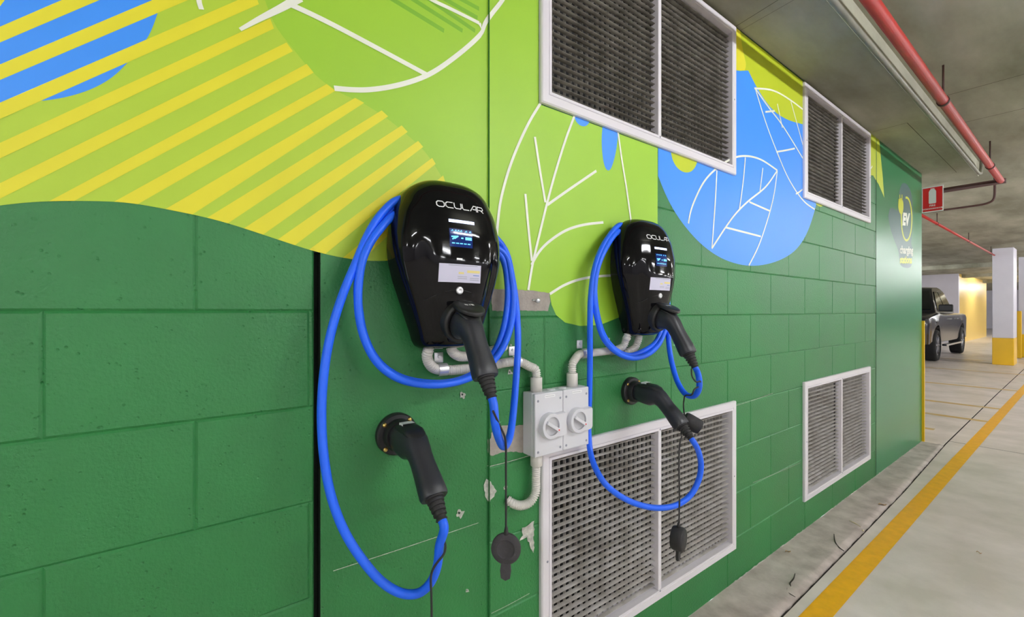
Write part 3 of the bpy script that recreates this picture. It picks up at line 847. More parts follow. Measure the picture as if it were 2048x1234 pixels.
CR = .0086
def make_cable(name_label, gunA_base, gunB_base, pts, group):
    r = thing('charging_cable', name_label, 'charging cable', (0, 0, 0), 0, group)
    ga, ea, da = make_gun(r, gunA_base, TILT)
    gb, eb, db = make_gun(r, gunB_base, 0.0)
    P = [ea - da*.012, ea, ea + da*.02] + pts + [eb + db*.02, eb, eb - db*.012]
    path = smooth_path(P, 8)
    c = MB(); c.tube(path, CR, 'cable', 16); c.build('sheath', r)
    return r, ea, eb
# path 1: charger plug -> up the right -> two turns round the charger -> down the left -> holder plug
p1 = [W(990, 845, .255), W(998, 877, .235), W(1008, 893, .20), W(1018, 878, .17), W(1025, 840, .14), W(1032, 760, .09), W(1036, 690, .065), W(1034, 630, .05), W(1025, 560, .036), W(1005, 490, .022),
      Vector((.020, .50, 1.452)), W(812, 406, .022), W(765, 440, .026), W(732, 492, .030), W(716, 560, .034), W(718, 622, .037), W(731, 680, .040), W(757, 725, .042), W(798, 754, .044), W(850, 766, .045), W(905, 764, .045), W(950, 746, .045), W(983, 714, .045),
      W(1003, 672, .045), W(1014, 620, .040), W(1015, 565, .034), W(1002, 510, .026),
      Vector((.020, .50, 1.425)), W(800, 425, .035), W(760, 458, .048), W(728, 510, .056), W(717, 570, .06), W(718, 630, .06), W(732, 685, .062), W(757, 728, .064), W(797, 757, .066), W(850, 769, .067), W(905, 766, .066), W(955, 748, .063), W(995, 712, .060),
      W(1018, 665, .056), W(1027, 605, .048), W(1022, 550, .040), W(1008, 505, .030),
      Vector((.018, .515, 1.40)), Vector((.020, .45, 1.445)), W(800, 398, .030), W(765, 425, .036), W(738, 465, .042), W(712, 525, .05), W(685, 590, .055), W(662, 665, .06), W(648, 745, .065), W(643, 830, .07), W(648, 915, .08), W(663, 995, .09), W(690, 1065, .10), W(725, 1120, .115), W(765, 1165, .13), W(805, 1187, .15), W(838, 1186, .17), W(862, 1164, .19), W(875, 1130, .205), W(879, 1090, .215)]
B1a = Vector((.060, CH1.y - .002, 1.192)); B1b = Vector((.010, H1.y, H1.z))
cab1, ea1, eb1 = make_cable('blue charging cable coiled round the nearer charger, hanging low to the left', B1a, B1b, p1, 'blue charging cables')
p2 = [W(1398, 757, .262), W(1398, 778, .25), W(1388, 792, .225), W(1372, 789, .19), W(1357, 768, .15), W(1346, 735, .11), W(1339, 700, .08), W(1336, 660, .055), W(1336, 610, .038), W(1325, 530, .024),
      Vector((.020, 1.22, 1.458)), W(1245, 452, .024), W(1218, 482, .030), W(1197, 528, .034), W(1189, 580, .037), W(1195, 632, .040), W(1208, 672, .043), W(1230, 699, .045), W(1258, 711, .047), W(1285, 703, .052), W(1312, 684, .05), W(1325, 650, .045), W(1330, 600, .036), W(1322, 540, .026),
      Vector((.020, 1.23, 1.430)), W(1240, 462, .040), W(1215, 490, .050), W(1195, 535, .056), W(1188, 585, .06), W(1194, 636, .062), W(1208, 678, .064), W(1232, 704, .066), W(1263, 716, .067), W(1293, 710, .066), W(1318, 688, .062), W(1332, 650, .05), W(1334, 600, .040), W(1326, 550, .030),
      Vector((.018, 1.24, 1.405)), Vector((.020, 1.18, 1.445)), W(1243, 449, .030), W(1214, 478, .04), W(1192, 525, .05), W(1182, 585, .055), W(1180, 650, .055), W(1180, 720, .045), W(1179, 790, .034), W(1177, 850, .034), W(1180, 900, .055), W(1189, 932, .09), W(1208, 965, .13), W(1240, 992, .145), W(1280, 1010, .16), W(1320, 1016, .175), W(1356, 1009, .19), W(1383, 988, .205), W(1398, 958, .215), W(1402, 930, .222), W(1397, 903, .228)]
B2a = Vector((.060, 1.213, 1.196)); B2b = Vector((.010, H2.y, H2.z))
cab2, ea2, eb2 = make_cable('blue charging cable of the second charger, its loop hanging before the large low grille', B2a, B2b, p2, 'blue charging cables')

def cord(root, pts, r=.0022):
    c = MB(); c.tube(smooth_path(pts, 6), r, 'rubber', 8); c.build('cap_cord', root)
# spiral turns of the cord round the cable, then the hanging drop
cord(cab1, [W(986, 822, .268), W(1000, 852, .258), W(1009, 872, .250), W(1012, 893, .228), W(1012, 930, .215), W(1012, 1000, .21), W(1012, 1066, .21)])
cord(cab1, [W(884, 1072, .225), W(891, 1090, .226), W(888, 1108, .226), W(872, 1128, .225), W(862, 1150, .214), W(863, 1190, .21), W(864, 1330, .21)])
cord(cab2, [W(1383, 738, .255), W(1384, 752, .266), W(1392, 764, .275), W(1401, 762, .27), W(1399, 772, .256), W(1388, 779, .262), W(1384, 790, .255), W(1370, 791, .22), W(1368, 800, .215), W(1367, 812, .196), W(1384, 846, .200) - Vector((.62, .50, -.45)).normalized()*.024])
cord(cab2, [W(1364, 872, .222), W(1360, 885, .225), W(1358, 920, .225), W(1359, 990, .225), W(1358, 1050, .225)])
def dust_cap(root, c, axis, up, r=.033, depth=.012, tab=True, m='capgrey', cone=False):
    axis = Vector(axis).normalized(); up = Vector(up); up = (up - axis*up.dot(axis)).normalized()
    k = MB()
    k.lathe(c - axis*depth*.5, axis, [(0, 0), (0, r*.86), (depth*.1, r*.97), (depth*.35, r), (depth*.8, r), (depth, r*.92), (depth, r*.84), (depth*.25, r*.82), (depth*.25, 0)] if cone else [(0, 0), (0, r*.9), (depth*.2, r), (depth*.7, r), (depth, r*.88), (depth*1.05, r*.6), (depth*.8, r*.5), (depth*.8, 0)], m, 36)
    side = axis.cross(up)
    if tab:
        P = []
        for (u, v) in ((-.010, -.028), (-.012, -.045), (-.010, -.060), (0, -.065), (.010, -.060), (.012, -.045), (.010, -.028)): P.append((u*r/.033, v*r/.033))
        A = [c + side*u + up*v - axis*.003 for u, v in P]; B = [c + side*u + up*v + axis*.005 for u, v in P]
        k.grid([A, B], m, False, closed=True); k.face(A, m); k.face(B[::-1], m)
    k.build('dust_cap', root, smooth_angle=45)
    if m == 'rubber' and not tab:
        return
    e = MB(); e.cyl(c + up*r*.9, c + up*(r + .012), .006, m, .003, 12); e.build('cap_eyelet', root)
dust_cap(cab1, W(1012, 1097, .21), (.72, -.66, .1), (0, 0, 1), .0315, .012)
dust_cap(cab2, W(1384, 846, .200), (.62, .50, -.45), (-.5, -.5, 1), .0235, .052, False, 'rubber', True)
dust_cap(cab2, W(1357, 1077, .225), (-.95, -.30, .0), (0, 0, 1), .0335, .034, True, 'rubber', True)

# ================================================================== ISOLATOR SWITCHES
def make_switch(loc, label, plug_at=.80):
    r = thing('isolator_switch', label, 'switch', loc, 0, 'grey isolator switches')
    w, h, d = .1035, .172, .053
    b = MB(); b.box((0, 0, 0), (d - .012, w, h), 'box', .003); b.build('body', r)
    c = MB(); c.box((d - .0125, .0003, .0003), (d, w - .0003, h - .0003), 'box', .003)
    c.build('cover', r)
    for y in (.011, w - .011):
        for z in (.014, h - .020):
            s = MB(); s.lathe((d - .0003, y, z), (1, 0, 0), [(0, .0036), (.0009, .0034), (.0006, .002), (.0004, 0)], 'textgrey', 12); s.build('cover_screw', r)
    lb = MB(); lb.recalc = False
    lb.box((d - .0001, w*.33, h - .014), (d + .0006, w*.70, h - .007), 'white')
    for k in range(9): lb.box((d + .0006, w*.36 + k*.0036, h - .0115), (d + .0008, w*.36 + k*.0036 + .0022, h - .0098), 'textgrey')
    lb.build('name_label', r)
    # dial housing: round with a square shoulder on the right
    cy, cz, R = w*.47, h*.475, .036
    pr = []
    for k in range(37):
        a = math.radians(60 + k*(240)/36); pr.append((cy + R*math.cos(a), cz + R*math.sin(a)))
    pr += [(cy + .040, cz - .033), (cy + .052, cz - .030), (cy + .055, cz - .024), (cy + .055, cz + .027), (cy + .051, cz + .032)]
    g = MB()
    A = [Vector((d - .0005, y, z)) for y, z in pr]; B = [Vector((d + .014, y, z)) for y, z in pr]
    Cn = [Vector((d + .017, cy + (y-cy)*.95, cz + (z-cz)*.95)) for y, z in pr]
    g.grid([A, B, Cn], 'box', True, closed=True)
    n = 36
    # annular top with a sunk dial face
    ring = [Vector((d + .017, cy + .0255*math.cos(2*PI*k/n), cz + .0255*math.sin(2*PI*k/n))) for k in range(n)]
    ring2 = [Vector((d + .011, p.y, p.z)) for p in ring]
    bmf = [Cn, ring]
    tri = tessellate_polygon([[Vector((p.y, p.z, 0)) for p in Cn], [Vector((p.y, p.z, 0)) for p in ring]])
    allp = Cn + ring
    for t3 in tri: g.face([allp[k] for k in t3], 'box')
    g.grid([ring, ring2], 'box2', True, closed=True); g.face(ring2, 'box2')
    g.build('dial_housing', r, smooth_angle=40)
    k = MB(); a = math.radians(-32); mt = Matrix.Translation((d + .011, cy, cz)) @ Matrix.Rotation(a, 4, 'X')
    k.box((0, -.026, -.0048), (.012, .026, .0048), 'box', .0018, mt); k.build('handle', r)
    q = MB(); q.box((.0119, .0195, -.0018), (.0124, .0235, .0018), 'signred', 0, mt); q.build('handle_mark', r)
    for y in (.030, .075):
        pass
    t = MB(); t.lathe((.024, w*plug_at, h - .0005), (0, 0, 1), [(0, .0125), (.002, .0125), (.003, .011), (.003, 0)], 'box', 28); t.build('blanking_plug', r)
    return r
SW1 = Vector((.001, TZ(1045, 800)[0], TZ(1045, 800)[1] - .172)); SW1.z = .8045
make_switch(SW1, 'left of the two joined grey isolator switches with round dials')
sw2 = make_switch(SW1 + Vector((0, .1045, 0)), 'right of the two joined grey isolator switches with round dials', .20)

# ================================================================== CONDUITS
def flexible(mb, pts, r=.0125, pitch=.0055, m='pvc'):
    path = resample(smooth_path(pts, 12), pitch/4)
    prof = [1.0, 1.0, .80, .80]
    mb.tube(path, r, m, 18, True, rfun=lambda i: r*prof[i % 4])
def saddle(root, c, up, hole=True):
    """metal saddle over a horizontal conduit with a lug above it"""
    s = MB(); P = []
    c = Vector(c)
    rows = []
    for y in (-.012, .012):
        row = []
        for k in range(13):
            a = -PI*.5 + PI*k/12
            row.append(c + Vector((.0015 + .0150*math.cos(a), y, .0155*math.sin(a))))
        rows.append(row)
    s.grid(rows, 'steel'); 
    s.box((.0008, c.y - .012, c.z + .0145), (.0030, c.y + .012, c.z + .040), 'steel', .0012)
    s.cyl((.003, c.y, c.z + .030), (.0062, c.y, c.z + .030), .0042, 'steel', .0034, 6)
    s.build('saddle', root, smooth_angle=40)
def conduit(label, pts, collars, saddles, group='grey conduits', straight=None):
    r = thing('flexible_conduit', label, 'conduit', (0, 0, 0), 0, group)
    f = MB()
    if straight is None: flexible(f, pts)
    else:
        for kind, pp in straight:
            if kind == 'flex': flexible(f, pp)
            else: f.tube(smooth_path(pp, 6), .0122, 'pvc', 20)
    f.build('hose', r)
    for a, b in collars:
        c = MB(); c.lathe(a, Vector(b) - Vector(a), [(0, .0135), (.0002, .0165), ((Vector(b)-Vector(a)).length*.96, .0165), ((Vector(b)-Vector(a)).length, .015)], 'pvc', 26); c.build('gland', r)
    for s in saddles: saddle(r, s, 1)
    return r
XC = .0165
zt = SW1.z + .172
g1 = Vector((.024, TZ(1071, 700)[0] - .000, zt)); g1 = Vector((.024, SW1.y + .030, zt))
g2 = Vector((.024, .9150, zt))
a = [Vector((.046, W(858, 690, .046).y, 1.132)), Vector((.044, W(857, 690, .044).y, 1.112)), W(854, 712, .036), W(862, 732, .026), W(882, 740, XC), W(930, 738, XC), W(985, 730, XC), W(1030, 723, XC), W(1044, 725, .018), W(1057, 732, .021), Vector((g1.x, g1.y - .004, zt + .062)), Vector((g1.x, g1.y, zt + .045)), Vector((g1.x, g1.y, zt + .030))]
conduit('corrugated grey conduit from under the nearer charger to the left isolator switch', a, [(g1, g1 + Vector((0, 0, .040)))], [W(883, 739, XC), W(1031, 723, XC)])
b = [Vector((.042, W(902, 690, .04).y, 1.150)), Vector((.040, W(902, 690, .04).y, 1.117)), W(905, 703, .034), W(918, 712, .028), W(940, 712, .024), W(975, 704, .02), W(1000, 696, .014), W(1008, 693, .002)]
conduit('short grey conduit stub under the nearer charger, ending at the wall behind the cable coil', b, [], [])
c = [Vector((.042, 1.150, 1.130)), Vector((.040, 1.148, 1.112)), W(1253, 675, .035), W(1247, 692, .026), W(1232, 700, XC)]
c2 = [W(1234, 700, XC), W(1215, 702, XC), W(1190, 705, XC), W(1168, 707, XC)]
c3 = [W(1172, 707, XC), W(1158, 709, .018), W(1149, 720, .021), Vector((g2.x, g2.y + .001, zt + .066)), Vector((g2.x, g2.y, zt + .048)), Vector((g2.x, g2.y, zt + .030))]
conduit('grey conduit from under the second charger to the right isolator switch', None, [(g2, g2 + Vector((0, 0, .040)))], [W(1166, 707, XC), W(1222, 701, XC)], straight=[('flex', c), ('pipe', c2), ('flex', c3)])
d = [Vector((.044, W(1278, 665, .04).y, 1.155)), Vector((.042, W(1277, 665, .04).y, 1.121)), W(1276, 682, .036), W(1270, 695, .030), W(1256, 703, .022), W(1246, 704, .002)]
conduit('short curved grey conduit stub under the second charger, right of the longer one', d, [], [])
g3 = Vector((.024, SW1.y + .030, SW1.z))
e = [g3 + Vector((0, 0, -.03)), W(1072, 960, .024), W(1071, 985, .024), W(1060, 1004, .022), W(1042, 1011, .018), W(1024, 1006, .012), W(1014, 998, .001)]
conduit('corrugated grey conduit curving from under the left isolator switch into the wall', e, [(g3, g3 + Vector((0, 0, -.034)))], [])

# wall plug screw in the bare patch
s = MB(); p = W(1070, 601); s.lathe((0.001, p.y, p.z), (1, 0, 0), [(0, .004), (.010, .0035), (.011, .0075), (.014, .007), (.0155, .003), (.0155, 0)], 'steel', 12)
s.cyl((.004, p.y - .013, p.z + .001), (.005, p.y, p.z + .001), .0022, 'steel')
tag(s.build('screw'), 'loose steel screw sticking out of the bare grey patch on the wall', 'screw')

# ================================================================== PIPES UNDER THE CEILING
def pipe(name, label, cat, pts, r, m, hang=None, group=None, n=20):
    t = thing(name, label, cat, (0, 0, 0), 0, group)
    p = MB(); p.tube([Vector(q) for q in pts], r, m, n); p.build('pipe', t)
    if hang:
        for q, top in hang:
            k = MB(); q = Vector(q)
            k.lathe(q - Vector((0, .012, 0)), (0, 1, 0), [(0, r + .0005), (0, r + .004), (.024, r + .004), (.024, r + .0005)], 'rust', 24)
            k.cyl(q + Vector((0, 0, r)), (q.x, q.y, top), .005, 'rust', n=10); k.build('hanger', t)
    return t
RX, RZ, RR = .435, 2.395, .024
RY = 5.98
pipe('fire_pipe', 'long red fire pipe running under the ceiling along the wall', 'pipe', [(RX, -8, RZ), (RX, RY, RZ)], RR, 'red', [((RX, 1.2, RZ), ZS), ((RX, 3.45, RZ), ZS), ((RX, 5.3, RZ), ZS), ((RX, -1.6, RZ), ZS)], 'red fire pipes')
pipe('fire_pipe', 'dark red crossing pipe behind the fire sign at the wall end', 'pipe', [(-6, RY + .03, RZ), (RX + .03, RY + .03, RZ)], .024, 'rust', [((-.3, RY + .03, RZ), ZS)], 'red fire pipes')
pipe('fire_pipe', 'thin red sprinkler pipe far behind the wall end, above the pickup', 'pipe', [(-.40, 6.6, 2.45), (-.40, 15.5, 2.45)], .017, 'red', [((-.40, 8.6, 2.45), ZS), ((-.40, 11.2, 2.45), ZS), ((-.40, 14.0, 2.45), ZS)], 'red fire pipes')
pipe('ceiling_conduit', 'thicker grey steel conduit along the edge of the low ceiling', 'pipe', [(.322, -8, 2.447), (.322, 5.75, 2.447), (.322, 5.86, 2.47), (.322, 5.9, 2.53), (.322, 5.92, ZS)], .0125, 'galv')
pipe('ceiling_conduit', 'thinner grey steel conduit between the red pipe and thicker conduit', 'pipe', [(.372, -8, 2.52), (.372, 5.8, 2.52)], .010, 'galv')
tc = pipe('ceiling_conduit', 'thin bent grey conduit behind the fire sign, turning up beside the red pipe', 'pipe',
     smooth_path([(-2.5, 6.6, 2.30), (.15, 6.6, 2.30), (.28, 6.6, 2.305), (.33, 6.6, 2.33), (.34, 6.6, 2.40), (.34, 6.6, ZS)], 4), .010, 'rust')

# extinguisher sign: thin folded plate projecting from the wall end
sg = thing('fire_sign', 'red and white fire extinguisher sign projecting from the end of the wall', 'sign', (0, 0, 0))
ys = YE - .012
q = {}
def onY(px, py, y=ys):
    r = (px - CX)/FPX; F = y/(Cc + S*r); return Vector((D - S*F + Cc*r*F, y, HC - (py - HY)/FPX*F))
A0, A1 = onY(1842, 376), onY(1887, 370); B0, B1 = onY(1842, 427), onY(1887, 421)
xl, xr = .002, A1.x; zt_, zb_ = (A0.z + A1.z)/2, (B0.z + B1.z)/2
p = MB(); p.box((xl - .0, ys, zb_), (xr, ys + .003, zt_), 'white', .0012)
p.box((xl - .0, ys + .003, zb_ + .02), (xl + .02, ys + .0118, zt_ - .02), 'steel'); p.build('plate', sg)
wq, hq = xr - xl, zt_ - zb_
f = MB(); f.recalc = False
def sq(u0, u1, v0, v1, m, k=1): f.face([(xl + wq*u0, ys - .0004*k, zb_ + hq*v0), (xl + wq*u1, ys - .0004*k, zb_ + hq*v0), (xl + wq*u1, ys - .0004*k, zb_ + hq*v1), (xl + wq*u0, ys - .0004*k, zb_ + hq*v1)], m)
sq(.05, .95, .16, .96, 'signred'); sq(.05, .95, .04, .11, 'signred')
body = [(.33, .36), (.36, .33), (.64, .33), (.67, .36), (.67, .80), (.62, .87), (.56, .90), (.44, .90), (.38, .87), (.33, .80)]
f.face([(xl + wq*u, ys - .0009, zb_ + hq*v) for u, v in body], 'white')
sq(.40, .60, .905, .925, 'white', 2)
for s_, u0, u1, v0, v1, mm in (('FIRE', .36, .64, .22, .29, 'white'), ('EXTINGUISHER', .08, .92, .112, .155, 'signred')):
    tr, (a0, b0, c0, d0) = text_polys(s_, 1.0, offset=.02)
    for t3 in tr:
        f.face([(xl + wq*(u0 + (u1-u0)*(v.x-a0)/(b0-a0)), ys - .0010, zb_ + hq*(v0 + (v1-v0)*(v.y-c0)/(d0-c0))) for v in t3], mm)
f.build('print', sg)

# yellow corner guard on the end of the wall
def guard(x, y, lab, h=1.11, w=.05):
    g = MB(); g.box((x - w, y, 0.002), (x + .006, y + .006, h), 'colyellow', .001); g.box((x, y + .0055, 0.002), (x + .006, y + w, h), 'colyellow', .001)
    return tag(g.build('corner_guard'), lab, 'corner guard', 'yellow corner guards')
g = MB(); g.box((-.06, YE + .0005, .002), (.018, YE + .020, 1.11), 'colyellow', .003)
tag(g.build('corner_guard'), 'yellow corner guard up the end of the green wall', 'corner guard', 'yellow corner guards')

# ================================================================== COLUMNS AND FAR WALLS
def column(x0, x1, y0, y1, lab, z1=ZS):
    t = thing('concrete_column', lab, 'column', ((x0+x1)/2, (y0+y1)/2, 0), 0, 'white and yellow columns')
    cx, cy = (x0+x1)/2, (y0+y1)/2
    a = MB(); a.box((x0-cx, y0-cy, .60), (x1-cx, y1-cy, z1), 'colwhite', .012); a.build('shaft', t)
    b = MB(); b.box((x0-cx-.002, y0-cy-.002, 0.001), (x1-cx+.002, y1-cy+.002, .60), 'colyellow', .012); b.build('yellow_base', t)['label'] = 'yellow painted base'
    return t
column(-.43, -.11, 14.5, 15.1, 'nearer white square column with a yellow base')
column(-.235, .12, 17.3, 17.9, 'white column with a yellow base half cut off by the right edge')
g = MB(); g.box((-.235, 16.9, .002), (-.16, 17.0, 1.2), 'colyellow', .01)
tag(g.build('corner_guard'), 'tall yellow guard post between the two white columns', 'corner guard', 'yellow corner guards')
YF = 23.1
bw = MB(); bw.box((-14, YF, 0), (-2.1, YF + .2, ZS), 'carpark_white'); struct(bw.build('wall_back'))
by = MB(); by.box((-2.4, YF + .2, 0), (-2.1, 30.1, ZS), 'wallyellow'); struct(by.build('wall_yellow'))
bx = MB(); bx.box((-14, 44, 0), (13, 44.2, ZS), 'colwhite'); struct(bx.build('wall_far'))
br = MB(); br.box((12.8, -9, 0), (13, 45, ZS), 'carpark_white'); struct(br.build('wall_right'))
bn = MB(); bn.box((-.19, -9.2, 0), (13, -9, ZS), 'carpark_white'); struct(bn.build('wall_near'))

# ================================================================== PICKUP
def make_pickup(loc):
    r = thing('pickup_truck', 'dark grey double-cab pickup parked beyond the end of the wall', 'pickup truck', loc)
    # local: x across (right-hand side at x = +.93), y along with the nose at -y, z up
    HW = .90
    prof = [(-1.00, .50), (-.98, .78), (-.92, .96), (-.70, 1.06), (-.2, 1.12), (.42, 1.17), (1.0, 1.15), (2.6, 1.13), (2.75, 1.16), (4.25, 1.14), (4.28, .62), (4.2, .48), (3.70, .46)]
    b = MB()
    sec = []
    ysn = [-1.0, -.97, -.9, -.7, -.4, -.1, .2, .45, .7, 1.0, 1.5, 2.0, 2.6, 2.8, 3.2, 3.6, 4.0, 4.22, 4.28]
    def top(y):
        T = [(-1.0, .86), (-.97, .92), (-.9, .99), (-.7, 1.05), (-.2, 1.11), (.42, 1.16), (1.0, 1.13), (4.28, 1.12)]
        for (a, p), (c, q) in zip(T, T[1:]):
            if y <= c: return p + (q-p)*(y-a)/(c-a)
        return T[-1][1]
    def arch(y):                       # lower edge of the side, lifted over the wheels
        z = .42
        for wy in (0.0, 3.22):
            dd = .47**2 - (y-wy)**2
            if dd > 0: z = max(z, .38 + math.sqrt(dd))
        return z
    ysd = sorted(set(ysn + [-.46, -.44, -.38, -.3, -.2, .0, .1, .3, .38, .44, .46, 2.76, 2.78, 2.84, 2.92, 3.02, 3.1, 3.34, 3.42, 3.52, 3.64, 3.68]))
    rows = []
    for y in ysd:
        w = HW - (.18 if y < -.97 else .10 if y < -.9 else .04 if y < -.7 else 0) - (.05 if y > 4.2 else 0)
        fl_ = .045 * max(0, 1 - abs(y)/.6) + .045 * max(0, 1 - abs(y-3.22)/.6)
        zt2 = top(y); zb2 = arch(y)
        pts = [(w - .22, .40), (w - .03, max(.44, zb2 - .0)) , (w + fl_, zb2 + .01), (w + fl_ + .005, zb2 + .10), (w + fl_*.6 + .01, zt2 - .20), (w + .012, zt2 - .12), (w - .01, zt2 - .035), (w - .06, zt2), (w*.5, zt2 + .03)]
        row = [Vector((x, y, z)) for x, z in pts] + [Vector((-x, y, z)) for x, z in pts[::-1]]
        rows.append(row)
    b.grid(rows, 'car', True, closed=True); b.face(rows[0], 'car'); b.face(rows[-1], 'car')
    b.build('body', r, smooth_angle=40)
    # cabin
    c = MB(); rows = []
    for (y, z, w) in ((.42, 1.15, .82), (1.22, 1.76, .62), (1.40, 1.80, .61), (1.9, 1.83, .61), (2.35, 1.80, .60), (2.72, 1.74, .60), (2.80, 1.15, .82)):
        rows.append([Vector((-.84, y if z > 1.2 else y, 1.13))] * 0 + [Vector((-w, y, z)), Vector((-w*.6, y, z + (.02 if z > 1.2 else 0))), Vector((0, y, z + (.03 if z > 1.2 else 0))), Vector((w*.6, y, z + (.02 if z > 1.2 else 0))), Vector((w, y, z))])
    c.grid(rows, 'car', True)
    sideL = [rows[k][0] for k in range(7)]; sideR = [rows[k][4] for k in range(7)]
    c.face(sideL, 'car'); c.face(sideR[::-1], 'car')
    c.build('cabin', r, smooth_angle=35)
    def pane(name, pts, off, m='carglass'):
        p = MB(); q = [Vector(v) + Vector(off) for v in pts]; q0 = [Vector(v) - Vector(off)*.3 for v in pts]
        p.face(q, m); p.grid([q0, q], m, False, closed=True); return p.build(name, r)
    def sidept(y, z, s): 
        k = (z - 1.15)/(1.78 - 1.15); return (s*(.82 + (.615-.82)*k), y, z)
    pane('windscreen', [(-.72, .53, 1.235), (.72, .53, 1.235), (.585, 1.15, 1.705), (-.585, 1.15, 1.705)], (0, -.012, .012))
    for s in (1, -1):
        pane('side_window', [sidept(.72, 1.20, s), sidept(1.68, 1.20, s), sidept(1.66, 1.70, s), sidept(1.30, 1.70, s)], (.012*s, 0, .004))
        pane('side_window', [sidept(1.76, 1.20, s), sidept(2.62, 1.20, s), sidept(2.50, 1.69, s), sidept(1.74, 1.70, s)], (.012*s, 0, .004))
        m = MB(); m.box((.84*s if s > 0 else -1.10, .60, 1.18), (1.10 if s > 0 else -.84, .72, 1.36), 'black', .03); m.build('mirror', r)
        t = MB(); t.cyl((s*.80, .62, 1.14), (s*.60, 1.26, 1.75), .022, 'chrome', n=8); t.build('pillar_trim', r)
        h = MB(); h.box((s*.55 - (.0 if s > 0 else .22), -1.0, .80), (s*.55 + (.22 if s > 0 else 0), -.93, .94), 'lens', .02); h.build('headlight', r)
        st_ = MB(); st_.box((s*.96 - .06, .62, .33), (s*.96 + .04, 2.6, .38), 'chrome', .01); st_.build('side_step', r)
        for yy in (.85, 1.85):
            d_ = MB(); d_.box((s*.915 - .02, yy + .55, .98), (s*.915 + .03, yy + .78, 1.01), 'chrome', .008); d_.build('door_handle', r)
    g = MB(); g.box((-.5, -1.02, .62), (.5, -.96, .92), 'chrome', .02)
    for k in range(4): g.box((-.46, -1.03, .66 + k*.06), (.46, -1.0, .70 + k*.06), 'black')
    g.build('grille', r)
    bu = MB(); bu.box((-.86, -1.10, .40), (.86, -.88, .62), 'car', .04); bu.build('bumper', r)
    pl_ = MB(); pl_.box((-.18, -1.108, .47), (.18, -1.098, .56), 'white'); pl_.build('number_plate', r)
    for wy in (0.0, 3.22):
        for s in (1, -1):
            w = MB(); w.lathe((s*.70, wy, .375), (s, 0, 0), [(0, .20), (0, .36), (.03, .375), (.20, .375), (.235, .355), (.24, .26), (.20, .25), (.19, 0)], 'tyre', 40); wo = w.build('wheel', r)
            q = MB(); q.lathe((s*.895, wy, .375), (s, 0, 0), [(0, .25), (.03, .245), (.02, .22), (.0, .20), (.01, .06), (.03, .05), (.03, 0)], 'rim', 30)
            for k in range(6):
                a = k*PI/3; q.cyl((s*.915, wy + .04*math.cos(a), .375 + .04*math.sin(a)), (s*.918, wy + .225*math.cos(a), .375 + .225*math.sin(a)), .018, 'rim', n=8)
            q.build('rim', wo)
    return r
make_pickup((-2.22, 14.35, 0.004))

# ================================================================== LIGHT FITTINGS
def fitting(loc, lab):
    r = thing('ceiling_light', lab, 'ceiling light', loc, 0, 'fluorescent ceiling lights')
    a = MB(); a.box((-.022, -.62, -.175), (.022, .62, -.135), 'fitting', .004)
    for y in (-.4, .4): a.cyl((0, y, -.14), (0, y, 0), .004, 'fitting', n=8)
    a.build('housing', r)
    b = MB(); b.cyl((0, -.60, -.205), (0, .60, -.205), .018, 'tube', n=10); b.build('tube', r)
    return r
proto = fitting((2.1, -2.1, ZS), 'white fluorescent batten on the car park ceiling, outside the picture, the far ones added for brightness')
spots = []
for x in (2.1, 6.4, 10.8):
    for k in range(-1, 9):
        y = -2.1 + 4.1*k
        if (x, k) != (2.1, 0): spots.append((x, y))
spots += [(-3.4, 9.2), (-3.4, 17.4), (.9, 19.5), (-1.0, 26), (-1.0, 31), (.3, 38)]  # far battens added to brighten the far end, standing in for daylight
for x, y in spots:
    c_ = dup(proto); c_.location = (x, y, ZS)

# ================================================================== LITTER
def litter(name, lab, cat, pts, r, m):
    t = MB(); P = smooth_path([G(a, b, .007 + c_) for a, b, c_ in pts], 5); n = len(P)
    t.tube(P, r, m, 6, True, rfun=lambda i: r*(.5 + .5*math.sin(PI*(i+.6)/(n+.2)))); return tag(t.build(name), lab, cat)
litter('twig', 'black bent twig lying near the grey strip edge, curved like a comma', 'twig', [(1668, 1068, .004), (1670, 1083, .002), (1677, 1094, .0), (1688, 1102, .0)], .0030, 'twig')
litter('twig', 'thin dark forked twig on the floor strip at the bottom of the picture', 'twig', [(1590, 1147, .006), (1587, 1158, .004), (1580, 1166, .002), (1582, 1173, 0)], .0026, 'twig')
litter('twig', 'hair-thin dark twig curling beside the forked twig', 'twig', [(1574, 1176, 0), (1575, 1184, 0), (1584, 1190, 0), (1591, 1194, 0)], .0016, 'twig')
litter('stalk', 'pale dry stalk lying on the floor strip beneath the far grille', 'stalk', [(1699, 1041, .001), (1710, 1046, .001), (1722, 1054, .001)], .0026, 'straw')
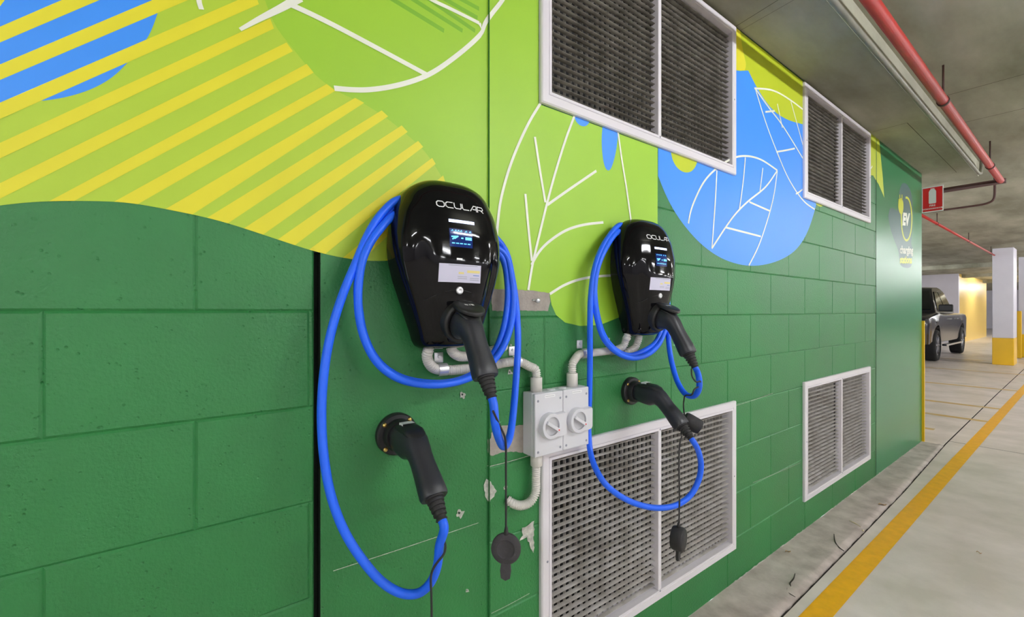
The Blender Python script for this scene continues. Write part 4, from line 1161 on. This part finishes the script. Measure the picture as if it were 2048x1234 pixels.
def leaf(lab, px, py, L, w, rot, m='leaf', name='leaf', z=.009):
    c_ = G(px, py, z); t = MB(); A, B = [], []
    for k in range(9):
        u = k/8; h = w*math.sin(PI*u)**.7; l_ = (u - .5)*L
        lift = .004*math.sin(PI*u*2) + .002
        d_ = Vector((math.cos(rot), math.sin(rot), 0)); n_ = Vector((-d_.y, d_.x, 0))
        A.append([c_ + d_*l_ + n_*h + Vector((0, 0, lift)), c_ + d_*l_ + Vector((0, 0, lift - .002)), c_ + d_*l_ - n_*h + Vector((0, 0, lift + .001))])
    t.grid(A, m); low = [[p - Vector((0, 0, .0008)) for p in r_] for r_ in A]; t.grid(low, m, flip=True)
    o = t.build(name); return tag(o, lab, 'leaf')
leaf('curled brown leaf at the foot of the green wall', 1576, 1103, .034, .006, 1.2)
leaf('reddish dry leaf on the far part of the floor strip', 1765, 1009, .050, .010, .9)
leaf('small purple-brown leaf lying alone on the open floor', 1958, 1105, .020, .004, .4, z=.004)
s = MB(); s.lathe(G(1726, 1062, .004), (0, 0, 1), [(0, .004), (.003, .0055), (.006, .004), (.007, 0)], 'straw', 10)
tag(s.build('pebble'), 'tiny pale pebble at the end of the dry stalk', 'pebble')

# ================================================================== WORLD, CAMERA, OUTPUT
sc_ = bpy.context.scene
w = bpy.data.worlds.new('World'); sc_.world = w; w.use_nodes = True
w.node_tree.nodes['Background'].inputs[0].default_value = (.9, .95, 1, 1); w.node_tree.nodes['Background'].inputs[1].default_value = 0.6
cam = bpy.data.cameras.new('camera'); co = bpy.data.objects.new('camera', cam); COL.objects.link(co)
cam.sensor_width = 36; cam.sensor_fit = 'HORIZONTAL'; cam.lens = 36*FPX/2048; cam.shift_y = 5/2048; cam.clip_start = .02
co.location = (D, 0, HC); co.rotation_euler = (PI/2, 0, TH)
sc_.camera = co
sc_.view_settings.view_transform = 'Standard'; sc_.view_settings.look = 'None'
sc_.view_settings.gamma = 1; sc_.view_settings.use_curve_mapping = False
sc_.view_settings.exposure = 1.98
sc_.cycles.max_bounces = 8; sc_.cycles.diffuse_bounces = 5; sc_.cycles.glossy_bounces = 4
sc_.cycles.sample_clamp_indirect = 6; sc_.cycles.use_denoising = True
